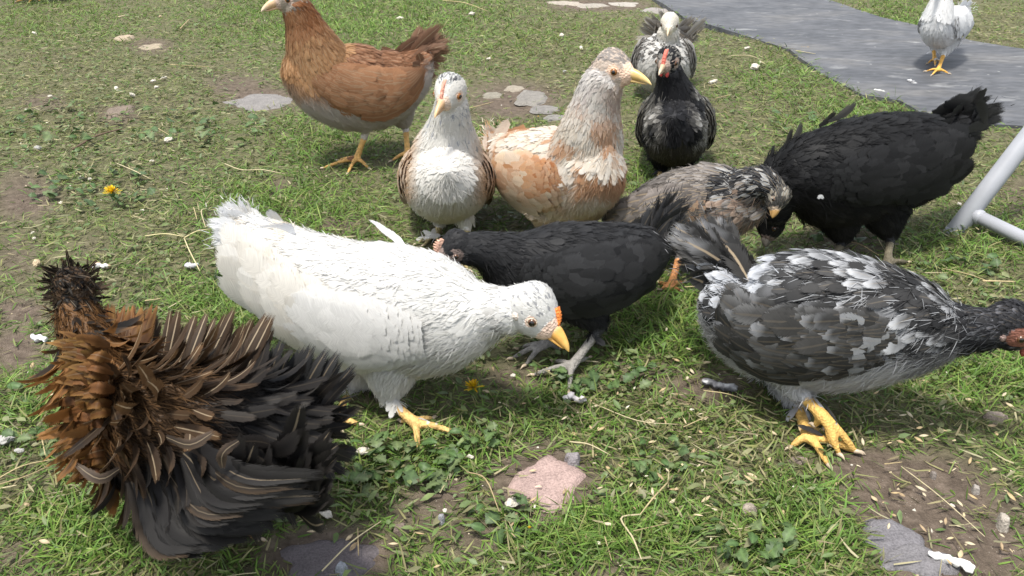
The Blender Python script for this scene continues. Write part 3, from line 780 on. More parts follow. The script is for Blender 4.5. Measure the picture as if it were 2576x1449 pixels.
def patch(px, py, lst):
    a = np.zeros(len(px))
    for x, y, rx, ry, s in lst:
        d = np.sqrt(((px - x) / rx) ** 2 + ((py - y) / ry) ** 2)
        a = np.maximum(a, s * smooth01(1.35 - d * .95))
    return a
def wob(P, k=1.0):
    return .5 + .25 * np.sin(P[:, 0] * 23 * k + 2 * np.sin(P[:, 1] * 17 * k)) + .25 * np.sin(P[:, 1] * 29 * k - 2 * np.sin(P[:, 0] * 13 * k) + 1.7)
PATH_L = [(1560, -60), (1640, 0), (1722, 52), (1830, 84), (1985, 133), (2062, 192), (2170, 248), (2262, 264), (2332, 303), (2430, 318), (2700, 338)]
PATH_R = [(1930, -60), (2065, 0), (2140, 25), (2215, 50), (2350, 82), (2440, 110), (2576, 132), (2700, 150)]
pl = np.array([gnd(*p)[:2] for p in PATH_L]); prr = np.array([gnd(*p)[:2] for p in PATH_R])
pl = np.vstack([pl[0] + (pl[0] - pl[1]) / np.linalg.norm(pl[0] - pl[1]) * 3.0, pl, pl[-1] + [2.5, -.05]])
prr = np.vstack([prr[0] + (prr[0] - prr[1]) / np.linalg.norm(prr[0] - prr[1]) * 3.0, prr, prr[-1] + [2.5, -.2]])
path_poly = np.vstack([pl, prr[::-1]])
def in_poly(x, y, poly, grow=0.0):
    ins = np.zeros(len(x), bool); n = len(poly); j = n - 1
    for i in range(n):
        xi, yi = poly[i]; xj, yj = poly[j]
        c = ((yi > y) != (yj > y)) & (x < (xj - xi) * (y - yi) / (yj - yi + 1e-12) + xi)
        ins ^= c; j = i
    return ins

# ---- ground: one sheet out to the horizon, fine where the camera looks
def grid_coords(a, b, step, far):
    mid = np.arange(a, b + 1e-6, step); out = []
    d = step
    x = b
    hi = []
    while x < far: d *= 1.5; x += d; hi.append(x)
    d = step; x = a; lo = []
    while x > -far: d *= 1.5; x -= d; lo.append(x)
    return np.concatenate([lo[::-1], mid, hi])
gx = grid_coords(-1.3, 1.4, .016, 600); gy_ = grid_coords(.4, 3.6, .016, 600)
GX, GY = np.meshgrid(gx, gy_)
GZ = gz(GX, GY) * np.where((np.abs(GX) < 4) & (np.abs(GY) < 8), 1, 0)
gp = np.stack([GX, GY, GZ], -1).reshape(-1, 3)
ppx, ppy = proj(gp)
front = ((gp - CAM) @ FWD) > .2
bare = np.where(front, patch(ppx, ppy, BARE), .2)
green = np.clip(.85 - bare - .25 * wob(gp, .6) + np.where(np.linalg.norm(gp[:, :2], axis=1) > 6, .3, 0), 0, 1)
gi = np.arange(gp.shape[0]).reshape(GX.shape)
q = np.stack([gi[:-1, :-1], gi[:-1, 1:], gi[1:, 1:], gi[1:, :-1]], -1).reshape(-1, 4)
link('ground', quick_mesh('ground', gp, q, np.repeat(green[:, None], 3, 1), None, ground_mat()), kind='structure')

# ---- the path: a thin dark mat laid on the ground
def path_mat():
    m, nt, b = new_mat('path_rubber')
    N, L = nt.nodes.new, nt.links.new
    tc = N('ShaderNodeTexCoord')
    mp = N('ShaderNodeMapping'); mp.inputs['Scale'].default_value = (1, 2.2, 1); mp.inputs['Rotation'].default_value = (0, 0, R_(35)); L(tc.outputs['Object'], mp.inputs[0])
    n1 = N('ShaderNodeTexNoise'); n1.inputs['Scale'].default_value = 3.2; n1.inputs['Detail'].default_value = 8; n1.inputs['Roughness'].default_value = .62; L(mp.outputs[0], n1.inputs['Vector'])
    n2 = N('ShaderNodeTexNoise'); n2.inputs['Scale'].default_value = 26; n2.inputs['Detail'].default_value = 6; L(mp.outputs[0], n2.inputs['Vector'])
    cr = N('ShaderNodeValToRGB'); e = cr.color_ramp.elements
    e[0].position = .30; e[0].color = (.060, .063, .070, 1); e[1].position = .74; e[1].color = (.132, .128, .124, 1)
    el = e.new(.52); el.color = (.088, .090, .097, 1)
    L(n1.outputs[0], cr.inputs[0])
    mr = N('ShaderNodeMapRange'); mr.inputs[1].default_value = .3; mr.inputs[2].default_value = .7; mr.inputs[3].default_value = .72; mr.inputs[4].default_value = 1.28; L(n2.outputs[0], mr.inputs[0])
    sc = N('ShaderNodeVectorMath'); sc.operation = 'SCALE'; L(cr.outputs[0], sc.inputs[0]); L(mr.outputs[0], sc.inputs['Scale'])
    # white smears and specks
    n3 = N('ShaderNodeTexNoise'); n3.inputs['Scale'].default_value = 9; n3.inputs['Detail'].default_value = 5; n3.inputs['Roughness'].default_value = .7; L(mp.outputs[0], n3.inputs['Vector'])
    r3 = N('ShaderNodeMapRange'); r3.inputs[1].default_value = .58; r3.inputs[2].default_value = .78; r3.inputs[4].default_value = .34; L(n3.outputs[0], r3.inputs[0])
    vo = N('ShaderNodeTexVoronoi'); vo.inputs['Scale'].default_value = 13; L(tc.outputs['Object'], vo.inputs['Vector'])
    lt = N('ShaderNodeMath'); lt.operation = 'LESS_THAN'; lt.inputs[1].default_value = .05; L(vo.outputs['Distance'], lt.inputs[0])
    mxx = N('ShaderNodeMath'); mxx.operation = 'MAXIMUM'; L(r3.outputs[0], mxx.inputs[0]); 
    l2 = N('ShaderNodeMath'); l2.operation = 'MULTIPLY'; l2.inputs[1].default_value = .3; L(lt.outputs[0], l2.inputs[0]); L(l2.outputs[0], mxx.inputs[1])
    mx = N('ShaderNodeMix'); mx.data_type = 'RGBA'; mx.inputs[7].default_value = (.6, .6, .58, 1)
    L(mxx.outputs[0], mx.inputs[0]); L(sc.outputs[0], mx.inputs[6]); L(mx.outputs[2], b.inputs['Base Color'])
    b.inputs['Roughness'].default_value = .62; b.inputs['Specular IOR Level'].default_value = .3
    bp = N('ShaderNodeBump'); bp.inputs['Strength'].default_value = .3; bp.inputs['Distance'].default_value = .002; L(n2.outputs[0], bp.inputs['Height']); L(bp.outputs[0], b.inputs['Normal'])
    return m
bmp = bmesh.new()
def dens(P):
    out = []
    for i in range(len(P) - 1):
        n = max(2, int(np.linalg.norm(P[i + 1] - P[i]) / .05)); n = min(n, 40)
        for k in range(n): out.append(P[i] + (P[i + 1] - P[i]) * k / n)
    out.append(P[-1]); return np.array(out)
DL, DR = dens(pl), dens(prr)
wv = lambda P: P + np.stack([.002 * np.sin(P[:, 1] * 31) + .002 * np.sin(P[:, 0] * 57), .002 * np.sin(P[:, 0] * 27 + 1)], 1)
DL, DR = wv(DL), wv(DR)
ring = [bmp.verts.new((x, y, .0105)) for x, y in np.vstack([DL, DR[::-1]])]
fc = bmp.faces.new(ring)
ex = bmesh.ops.extrude_face_region(bmp, geom=[fc])
for v in ex['geom']:
    if isinstance(v, bmesh.types.BMVert): v.co.z = -.012
bmesh.ops.triangulate(bmp, faces=bmp.faces[:])
bmesh.ops.recalc_face_normals(bmp, faces=bmp.faces[:])
me = bpy.data.meshes.new('path'); bmp.to_mesh(me); bmp.free(); me.materials.append(path_mat())
link('path', me, kind='structure')

# ---- grass and ground cover
def scatter(n_try, keepf):
    """points over the ground in view and round it; nearer ground denser"""
    Y = .42 + (rng.random(n_try) ** 1.75) * 4.6
    X = rng.uniform(-1, 1, n_try) * (.42 + .72 * Y)
    P = np.stack([X, Y, gz(X, Y)], 1)
    px, py = proj(P)
    k = keepf(P, px, py)
    ok = (rng.random(n_try) < k) & ~in_poly(X + rng.normal(0, .013, n_try), Y + rng.normal(0, .013, n_try), path_poly)
    P[:, 2] = np.where(in_poly(X, Y, path_poly), .0105, P[:, 2])
    return P[ok], px[ok], py[ok]
STONE_DISCS = []      # filled below: (x, y, rx, ry) on the ground, kept free of grass
STONES = [  # px, py, rx, ry (pixels), height, colour, label
    (662, 250, 88, 20, .010, (.195, .182, .172), 'flat grey stone sunk in the grass in front of the brown chicken'),
    (1336, 246, 42, 19, .012, (.20, .185, .165), 'rounded grey stone in the bare patch between the two front-facing pale chickens'),
    (1372, 274, 36, 9, .007, (.19, .178, .165), 'thin grey stone just in front of a rounded stone left of the buff chicken'),
    (1295, 226, 26, 7, .006, (.27, .235, .185), 'pale tan stone behind the rounded grey stone left of the buff chicken'),
    (1240, 238, 30, 8, .005, (.22, .20, .16), 'low tan stone close to the neck of the speckled front-facing chicken'),
    (1398, 292, 34, 8, .006, (.20, .188, .172), 'small flat stone partly hidden behind the back of the buff chicken'),
    (1372, 1216, 84, 66, .012, (.34, .245, .22), 'pink granite stone bedded in soil at the bottom centre'),
    (836, 1400, 128, 68, .008, (.120, .104, .108), 'dark purple-grey stone beside the curly-feathered chicken'),
    (2240, 1362, 84, 50, .012, (.150, .142, .150), 'long blue-grey stone bedded in bare soil at the bottom right'),
    (2305, 1420, 100, 40, .010, (.155, .147, .152), 'blue-grey stone slab running off the bottom edge beside a white dropping'),
    (1440, 1170, 22, 13, .012, (.22, .20, .205), 'small angular grey pebble on the rim of the pink stone'),
    (312, 97, 21, 8, .022, (.36, .29, .21), 'pale tan stone standing up in the grass left of the brown chicken'),
    (382, 118, 30, 8, .010, (.30, .25, .18), 'broken tan stone lying in dry grass left of the brown chicken'),
    (302, 284, 34, 15, .022, (.17, .135, .105), 'brown lump of earth sitting in the leafy grass on the left'),
    (1420, 9, 48, 6, .006, (.33, .29, .24), 'long flat paving stone at the top edge, farthest from the path'),
    (1492, 14, 36, 5, .006, (.30, .27, .23), 'flat paving stone at the top edge in the middle of three'),
    (1572, 8, 46, 6, .006, (.34, .31, .27), 'flat paving stone at the top edge next to the path'),
    (1655, 24, 40, 8, .006, (.27, .245, .225), 'flat stone touching the left edge of the grey path'),
    (1112, 1318, 9, 6, .009, (.27, .27, .28), 'small pale grey pebble on soil below the broad-leaved weed'),
    (862, 1438, 15, 10, .014, (.24, .255, .28), 'blue-grey pebble on the purple-grey stone at the bottom edge'),
    (1880, 1305, 22, 12, .013, (.29, .245, .20), 'rough brown-grey stone in grass left of the long blue-grey stone'),
    (2520, 1325, 13, 15, .013, (.36, .32, .27), 'pale pebble in the grass near the lower right edge'),
    (2505, 1046, 32, 9, .008, (.26, .21, .17), 'flat brown stone in the grass below the neck of the black-and-white chicken'),
    (2455, 1235, 9, 7, .008, (.30, .27, .24), 'small round pebble at the edge of the bare soil on the right'),
    (2348, 1195, 8, 6, .007, (.22, .19, .17), 'small brown pebble in the bare soil on the right'),
    (2008, 1165, 26, 7, .004, (.20, .16, .13), 'flat dark chip of stone in front of the yellow foot'),
    (1010, 1345, 20, 14, .010, (.16, .125, .10), 'dark clod of earth between the purple stone and the weed'),
]
for s in STONES:
    c = gnd(s[0], s[1]); rx = s[2] * mpp(c); e = gnd(s[0], s[1] + s[3]); ry = abs(e[1] - c[1])
    STONE_DISCS.append((c[0], c[1], rx, ry))
def stone_free(P):
    a = np.ones(len(P))
    for x, y, rx, ry in STONE_DISCS:
        d = np.sqrt(((P[:, 0] - x) / rx) ** 2 + ((P[:, 1] - y) / ry) ** 2)
        a = np.minimum(a, np.where(d < .66, .05, 1))
    return a
def blades(name, P, L, W, lean, col, tipc, bend, az=None, mat=M_GRASS):
    n = len(P); az = rng.uniform(0, 2 * math.pi, n) if az is None else az
    d = np.stack([np.cos(az), np.sin(az), np.zeros(n)], 1); sd = np.stack([-np.sin(az), np.cos(az), np.zeros(n)], 1)
    tw = rng.uniform(-.9, .9, n)
    s = np.array([0, .35, .7, 1.])
    ang = lean[:, None] - bend[:, None] * s[None]          # elevation angle along the blade
    ds = (L / 3)[:, None]
    am = .5 * (ang[:, 1:] + ang[:, :-1])
    cx = np.zeros((n, 4)); cz = np.zeros((n, 4)); cx[:, 1:] = np.cumsum(np.cos(am) * ds, 1); cz[:, 1:] = np.cumsum(np.sin(am) * ds, 1)
    cz = np.maximum(cz, .0008)
    C = P[:, None] + d[:, None] * cx[..., None]; C[..., 2] += cz
    up = np.stack([-np.sin(ang)[..., None] * d[:, None, :]], 0)[0]; up[..., 2] += np.cos(ang)
    sv = sd[:, None] * np.cos(tw)[:, None, None] + up * np.sin(tw)[:, None, None]
    w = .5 * W[:, None] * np.array([.8, 1, .75, .08])[None]
    V = np.stack([C - sv * w[..., None], C + sv * w[..., None]], 2).reshape(-1, 3)
    k = s[None, :, None]
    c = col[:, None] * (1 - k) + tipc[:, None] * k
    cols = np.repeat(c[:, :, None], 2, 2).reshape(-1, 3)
    q = np.array([[0, 1, 3, 2], [2, 3, 5, 4], [4, 5, 7, 6]])
    Q = (q[None] + (np.arange(n) * 8)[:, None, None]).reshape(-1, 4)
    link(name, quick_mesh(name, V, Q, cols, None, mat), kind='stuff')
def pick(cols, n, p=None):
    cols = np.array(cols); return cols[rng.choice(len(cols), n, p=p)]
GREEN = [(.130, .235, .042), (.108, .208, .036), (.165, .265, .054), (.090, .165, .032), (.205, .265, .068)]
OLIVE = [(.190, .220, .076), (.225, .230, .090), (.145, .180, .056), (.245, .230, .105)]
STRAW = [(.32, .28, .155), (.38, .34, .20), (.25, .21, .12), (.28, .26, .15)]
def fade(P): return np.clip((P[:, 1] - .42) / 4.5, 0, 1)
# living grass: leaning every way, trampled short
P, px, py = scatter(430000, lambda P, px, py: np.clip(.52 + .48 * patch(px, py, LUSH) + .22 * (wob(P) - .5) - .80 * patch(px, py, BARE) - .16 * patch(px, py, DRYP), .02, 1) * stone_free(P))
n = len(P); lu = patch(px, py, LUSH); dr = patch(px, py, DRYP)
far = 1 + .9 * fade(P)
L = rng.uniform(.010, .027, n) * (.85 + .65 * lu); W = rng.uniform(.0009, .0021, n) * far
c = pick(GREEN, n); o = pick(OLIVE, n); isO = (rng.random(n) < .28 + .35 * dr - .2 * lu)[:, None]
c = np.where(isO, o, c) * rng.uniform(.72, 1.2, (n, 1)) * (.9 + .35 * (wob(P, 1.7)[:, None] - .5)) * (1 + .12 * lu - .08 * dr)[:, None]
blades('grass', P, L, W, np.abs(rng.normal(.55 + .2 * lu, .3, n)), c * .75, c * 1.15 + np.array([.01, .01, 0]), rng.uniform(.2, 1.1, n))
# cut and dying blades lying flat
P, px, py = scatter(150000, lambda P, px, py: np.clip(.13 + .52 * patch(px, py, DRYP) + .2 * (wob(P, 1.3) - .4) - .35 * patch(px, py, BARE), .05, 1) * np.maximum(stone_free(P), .08))
n = len(P); P[:, 2] += rng.uniform(.001, .012, n)
c = np.where((rng.random(n) < .36)[:, None], pick(STRAW, n), pick(OLIVE, n)) * rng.uniform(.7, 1.15, (n, 1))
blades('cut_grass', P, rng.uniform(.009, .028, n), rng.uniform(.0009, .0022, n) * (1 + .8 * fade(P)), rng.normal(.05, .16, n), c, c * 1.05, rng.normal(0, .35, n))
# torn bits of broad leaf lying among the blades
P, px, py = scatter(60000, lambda P, px, py: np.clip(.14 + .5 * patch(px, py, [(300, 330, 420, 230, 1), (500, 700, 300, 120, .5), (1500, 930, 250, 80, .8), (2150, 620, 200, 60, .8), (2400, 780, 200, 90, .7), (1050, 1250, 250, 140, .6), (1800, 1250, 400, 180, .35), (2000, 300, 200, 150, .3)]) - .4 * patch(px, py, BARE), .03, 1) * stone_free(P))
n = len(P); P[:, 2] += rng.uniform(.003, .014, n)
def leaf_bits(name, P, L, W, tilt, col):
    n = len(P); az = rng.uniform(0, 2 * math.pi, n)
    d = np.stack([np.cos(az), np.sin(az), np.zeros(n)], 1); sd = np.stack([-np.sin(az), np.cos(az), np.zeros(n)], 1)
    up = np.array([0, 0, 1.]) + rng.normal(0, 1, (n, 3)) * tilt; up = norm(up)
    d = norm(d - up * np.sum(d * up, 1)[:, None]); sd = np.cross(up, d)
    V = []
    for u, v, h in ((-.5, 0, 0), (-.15, -.5, .12), (.2, -.36, .1), (.5, 0, -.05), (.15, .46, .1), (-.2, .4, .14), (0, 0, 0)):
        j = rng.uniform(.75, 1.2, (n, 1))
        V.append(P + d * (L * u)[:, None] * j + sd * (W * v)[:, None] * j + up * (W * h)[:, None])
    V = np.stack(V, 1).reshape(-1, 3)
    t = np.array([[6, 0, 1], [6, 1, 2], [6, 2, 3], [6, 3, 4], [6, 4, 5], [6, 5, 0]])
    T = (t[None] + (np.arange(n) * 7)[:, None, None]).reshape(-1, 3)
    cc = np.repeat(col[:, None], 7, 1) * rng.uniform(.88, 1.1, (n, 7, 1))
    link(name, quick_mesh(name, V, None, cc.reshape(-1, 3), None, M_LEAF, smooth=False, tris=T), kind='stuff')
c = pick([(.115, .170, .052), (.09, .140, .042), (.145, .19, .07), (.17, .19, .085), (.13, .18, .075), (.20, .195, .10)], n) * rng.uniform(.75, 1.15, (n, 1))
sc_ = 1 + .5 * fade(P)
leaf_bits('torn_leaves', P, rng.uniform(.006, .017, n) * sc_, rng.uniform(.003, .007, n) * sc_, .28, c)
# soil crumbs and tiny pale scraps
P, px, py = scatter(16000, lambda P, px, py: np.clip(.06 + .8 * patch(px, py, BARE), 0, 1))
n = len(P); P[:, 2] += .001
c = np.where((rng.random(n) < .16)[:, None], pick([(.42, .36, .26), (.5, .47, .40), (.36, .30, .2)], n), pick([(.09, .066, .046), (.13, .098, .072), (.06, .044, .032)], n))
V0 = np.array([(1, 0, -.3), (-.5, .87, -.3), (-.5, -.87, -.3), (0, 0, .9), (.2, .1, -.6)]); 
r_ = rng.uniform(.0008, .0026, n)
az = rng.uniform(0, 6.28, n); ca, sa = np.cos(az), np.sin(az)
V = np.stack([P + np.stack([r_ * (ca * v[0] - sa * v[1]), r_ * (sa * v[0] + ca * v[1]) * .8, r_ * v[2] * .8], 1) for v in V0], 1).reshape(-1, 3)
t = np.array([[0, 1, 3], [1, 2, 3], [2, 0, 3]]); T = (t[None] + (np.arange(n) * 5)[:, None, None]).reshape(-1, 3)
link('soil_crumbs', quick_mesh('soil_crumbs', V, None, np.repeat(c, 5, 0), None, M_DRY, smooth=False, tris=T), kind='stuff')
# lawn beyond what the camera sees, sparse
n = 26000
P = np.stack([rng.uniform(-6, 7, n), rng.uniform(-1.5, 9, n), np.zeros(n)], 1)
ppx, ppy = proj(P); infr = (((P - CAM) @ FWD) > .1) & (np.abs(P[:, 0]) < .40 + .70 * P[:, 1]) & (P[:, 1] < 4.6) & (P[:, 1] > .45)
P = P[~infr & ~in_poly(P[:, 0], P[:, 1], path_poly)]; n = len(P)
c = pick(GREEN + OLIVE, n) * rng.uniform(.75, 1.15, (n, 1))
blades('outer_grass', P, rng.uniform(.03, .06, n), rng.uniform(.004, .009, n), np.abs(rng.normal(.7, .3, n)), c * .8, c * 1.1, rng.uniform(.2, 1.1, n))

# ---- stones
def stone_mat():
    m, nt, b = new_mat('stone')
    N, L = nt.nodes.new, nt.links.new
    a = N('ShaderNodeAttribute'); a.attribute_name = 'Col'
    tc = N('ShaderNodeTexCoord')
    n1 = N('ShaderNodeTexNoise'); n1.inputs['Scale'].default_value = 60; n1.inputs['Detail'].default_value = 8; n1.inputs['Roughness'].default_value = .7; L(tc.outputs['Object'], n1.inputs['Vector'])
    n2 = N('ShaderNodeTexNoise'); n2.inputs['Scale'].default_value = 480; n2.inputs['Detail'].default_value = 3; L(tc.outputs['Object'], n2.inputs['Vector'])
    ad = N('ShaderNodeMath'); ad.operation = 'ADD'; L(n1.outputs[0], ad.inputs[0]); L(n2.outputs[0], ad.inputs[1])
    mr = N('ShaderNodeMapRange'); mr.inputs[1].default_value = .7; mr.inputs[2].default_value = 1.3; mr.inputs[3].default_value = .68; mr.inputs[4].default_value = 1.3; L(ad.outputs[0], mr.inputs[0])
    sc = N('ShaderNodeVectorMath'); sc.operation = 'SCALE'; L(a.outputs['Color'], sc.inputs[0]); L(mr.outputs[0], sc.inputs['Scale']); L(sc.outputs[0], b.inputs['Base Color'])
    b.inputs['Roughness'].default_value = .8; b.inputs['Specular IOR Level'].default_value = .25
    bp = N('ShaderNodeBump'); bp.inputs['Strength'].default_value = .6; bp.inputs['Distance'].default_value = .003; L(ad.outputs[0], bp.inputs['Height']); L(bp.outputs[0], b.inputs['Normal'])
    return m
M_STONE = stone_mat()
for i, s in enumerate(STONES):
    cx, cy, rx, ry = STONE_DISCS[i]; h = s[4]
    nu, nv = 34, 9; V = []; hk = .28 if rx > .022 else .8; sd = i * 3.7
    for j in range(nv):
        f = (j + 1) / nv
        for k in range(nu):
            a = 2 * math.pi * k / nu
            rr = 1 + .42 * mnoise.noise(Vector((math.cos(a) * 1.3 + sd, math.sin(a) * 1.3, 1.1))) + .20 * mnoise.noise(Vector((math.cos(a) * 3 + sd, math.sin(a) * 3, 4.1)))
            x = cx + rx * rr * f * math.cos(a) * 1.02; y = cy + ry * rr * f * math.sin(a) * 1.02
            z = h * hk * (1 - f ** 7) * (1 + .35 * mnoise.noise(Vector((x * 45 + sd, y * 45, 0))) + .15 * mnoise.noise(Vector((x * 150 + sd, y * 150, 0)))) - .004 * f ** 8
            V.append((x, y, gz(cx, cy) + .002 + z))
    V.append((cx, cy, gz(cx, cy) + .002 + h * hk)); V = np.array(V)
    g = np.arange(nu * nv).reshape(nv, nu)
    q = np.stack([g[:-1], g[1:], np.roll(g[1:], -1, 1), np.roll(g[:-1], -1, 1)], -1).reshape(-1, 4)
    t = np.stack([np.full(nu, nu * nv), g[0], np.roll(g[0], -1)], 1)
    link('stone', quick_mesh('stone', V, q, np.tile(s[5], (len(V), 1)), None, M_STONE, tris=t), None, (cx, cy, gz(cx, cy)),
         label=s[6], category='stone', group='stones in the lawn')

# ---- the grey tubular metal frame at the right edge
def tube_obj(name, pts, r, mat, parent, origin, squash=1, seg=20, n=None):
    v, q, t = tube_geo(pts, np.full(len(pts), r), seg, n, squash)
    return link(name, quick_mesh(name, v, q, None, None, mat, tris=t), parent, origin)
M_STEEL = simple_mat('painted_steel', (.34, .35, .38), .42, 26, .07, .04, .45)
M_RUB = simple_mat('end_cap', (.30, .31, .33), .6, 40, .15)
fb = np.array(gnd(2398, 588)); ftop = np.array(at(2640, 275, fb[1] + .05)); 
d_ = norm(ftop - fb); ftop2 = fb + d_ * .75
bar0 = np.array(at(2440, 531, fb[1] - .002)); bar1 = np.array(at(2620, 617, fb[1] - .10)); bar1 = bar0 + norm(bar1 - bar0) * .55
fr = bpy.data.objects.new('metal_frame', None); COL.objects.link(fr); fr.location = fb; fr.empty_display_size = .05
fr['label'] = 'grey painted tubular metal frame leg with a cross bar at the right edge'; fr['category'] = 'metal frame'
tube_obj('leg', [fb - d_ * .004, fb + d_ * .1, fb + d_ * .4, ftop2], .0152, M_STEEL, fr, fb)
# the weld where the bar meets the leg, the bar, and the open foot
ax_d = norm(bar1 - bar0); jn = fb + d_ * np.dot(bar0 - fb, d_)
tube_obj('cross_bar', [jn + ax_d * .006, jn + ax_d * .2, bar1], .0108, M_STEEL, fr, fb)
tube_obj('weld', [jn + ax_d * .010, jn + ax_d * .016, jn + ax_d * .020], .0122, M_STEEL, fr, fb)
tube_obj('foot_ring', [fb - d_ * .006, fb + d_ * .001, fb + d_ * .003], .0158, M_RUB, fr, fb)
b0_ = bar1.copy(); b0_[2] = 0.0
tube_obj('far_leg', [b0_, bar1, bar1 + d_ * .5], .0152, M_STEEL, fr, fb)
# ================================================================== THE CHICKENS
def A3(*c): return np.array(c, float)
def full(n, c): return np.tile(np.array(c, float), (n, 1))
def sel(mask, a, b): return np.where(mask[:, None], a, b)
def gy0(py): return float(gnd(1288, py)[1])
ONLY = None

# ---- brown chicken, standing at the back, facing left
def pal_brown(reg, t, up, n1, r1, P, lat):
    n = len(reg)
    ginger = mix(full(n, (.34, .175, .085)), full(n, (.44, .255, .140)), n1)
    back = mix(full(n, (.235, .115, .062)), full(n, (.31, .160, .092)), n1)
    base = sel((reg == TORSO) & (t < .70) & (up > .1), back, ginger)
    base = sel((reg == TORSO) & (t > .70), mix(full(n, (.36, .19, .088)), full(n, (.44, .26, .135)), n1), base)
    grey = mix(full(n, (.46, .40, .36)), full(n, (.56, .51, .47)), n1)
    low = smooth01((-up + np.where(t < .62, .48, .05)) / .5) * ((reg == TORSO) | (reg == THIGH))
    low = np.where(reg == THIGH, 1, low * np.where(t > .7, .6, 1))
    base = mix(base, grey, low)
    nk = mix(full(n, (.17, .062, .026)), full(n, (.30, .135, .055)), n1)
    nk = mix(full(n, (.36, .20, .105)), nk, smooth01((t - .05) / .4) * np.clip(.6 + up, .2, 1))
    base = sel(reg == NECK, nk, base)
    base = sel((reg == NECK) & (t > .82) & (up < .15), full(n, (.26, .22, .19)), base)
    base = sel(reg == HEAD, mix(full(n, (.30, .17, .09)), full(n, (.40, .34, .28)), (up < .4)), base)
    tip = base * np.where((r1 < .42) & (low < .5), .42, 1.1)[:, None]
    edge = base * np.where(low > .4, 1.08, 1.22)[:, None]
    return base * .92, tip, edge, np.where(r1 > .45, .55, .2) * (low < .6)
def wing_brown(A, B, r):
    A = np.asarray(A); sh = A.shape
    j = r.random(sh)[..., None]
    c = mix(np.array([.28, .138, .070]), np.array([.38, .205, .112]), j[..., 0])
    return c, c * np.where(r.random(sh)[..., None] < .45, .5, 1.1), c * 1.25, np.full(sh, .35)
brown_hen = chicken(dict(seed=3, label='brown chicken with a grey belly standing side-on at the back left', base=(893, 408), palette=pal_brown,
    torso=[(1062, 150, 1.755, 34, 30), (1020, 190, 1.745, 78, 62), (950, 222, 1.725, 108, 88), (880, 218, 1.70, 118, 96), (815, 198, 1.68, 104, 88), (770, 165, 1.67, 78, 68), (752, 138, 1.665, 50, 48)],
    slim_neck=1.0, neck=[(805, 165, 1.68, 84), (777, 95, 1.665, 60), (762, 55, 1.66, 46), (746, 20, 1.655, 38), (738, 2, 1.652, 34)],
    head=dict(c=(728, -4, 1.65), r=37, beak=(655, 27, 1.625), face=(.44, .33, .27), beak_col=(.56, .38, .22), beak_tip=(.60, .50, .36), er=.19, bare=.36, bw=.9,
              comb=dict(h=.22, col=(.46, .22, .15), teeth=6)),
    legs=[dict(hip=(905, 270, 1.69), hock=(921, 332, 1.695), foot=(897, 400), thigh=.036, toes=[(812, 417), (874, 427), (928, 417), (850, 398)]),
          dict(hip=(1000, 265, 1.76), hock=(1020, 318, 1.77), foot=(1026, 385), thigh=.038, toes=[(985, 400), (1010, 408), (1050, 398), (1060, 380)])],
    leg_col=(.62, .36, .12), fscale=.9, fluff=15000, shank_r=.0058,
    wing=dict(t=(.80, .03), ang=(48, -30, 2), col=wing_brown, rows=9, per=10, flight=9, bars=0,
              fcol=lambda k, r: (A3(.27, .13, .066), A3(.23, .108, .056), A3(.38, .21, .12), .3)),
    tail=dict(root=(1025, 158, 1.755), w=.022, multi=2, spread=.022, tips=[(1075, 72, 1.80), (1090, 66, 1.79), (1108, 80, 1.80), (1120, 90, 1.81), (1133, 98, 1.80), (1132, 118, 1.79), (1126, 150, 1.78), (1108, 172, 1.77), (1090, 196, 1.76)],
              col=lambda k, r: (A3(.16, .085, .05) * (1.2 - .4 * k), A3(.17, .10, .068), A3(.22, .125, .08), .3), coverts=22, fluff=900)))

# ---- pale speckled chicken facing the camera
def pal_speckled(reg, t, up, n1, r1, P, lat):
    n = len(reg)
    white = mix(full(n, (.66, .63, .58)), full(n, (.74, .72, .68)), n1)
    side = np.clip((np.abs(lat) - .030) / .022, 0, 1) * ((reg == TORSO) & (t < .93))
    buff = mix(full(n, (.42, .28, .17)), full(n, (.62, .47, .34)), r1)
    base = mix(white, buff, side * np.clip((up + .55) / .3, 0, 1))
    base = sel((reg == NECK), mix(white, full(n, (.36, .37, .40)), ((r1 < .12) & (up > -.2)) * .9), base)
    cap = (reg == HEAD) & (up > .55)
    base = sel(cap, mix(full(n, (.10, .10, .11)), full(n, (.6, .6, .58)), np.clip(r1 * 1.5 - .2, 0, 1)), base)
    dark = (r1 < .035) & (reg == TORSO) & (n1 > .5)
    base = sel(dark, full(n, (.33, .32, .30)), base)
    low = np.clip((-up - .3) * 1.4, 0, 1) * (reg == TORSO)
    base = mix(base, full(n, (.60, .52, .42)), low * .6)
    return base * .95, base * 1.04, base, np.zeros(n)
def wing_speck(A, B, r):
    A = np.asarray(A); j = r.random(A.shape)
    c = mix(np.array([.46, .31, .20]), np.array([.66, .54, .43]), j)
    return c, c * np.where(r.random(A.shape)[..., None] < .15, .7, 1.06), c * 1.1, np.full(A.shape, .2)
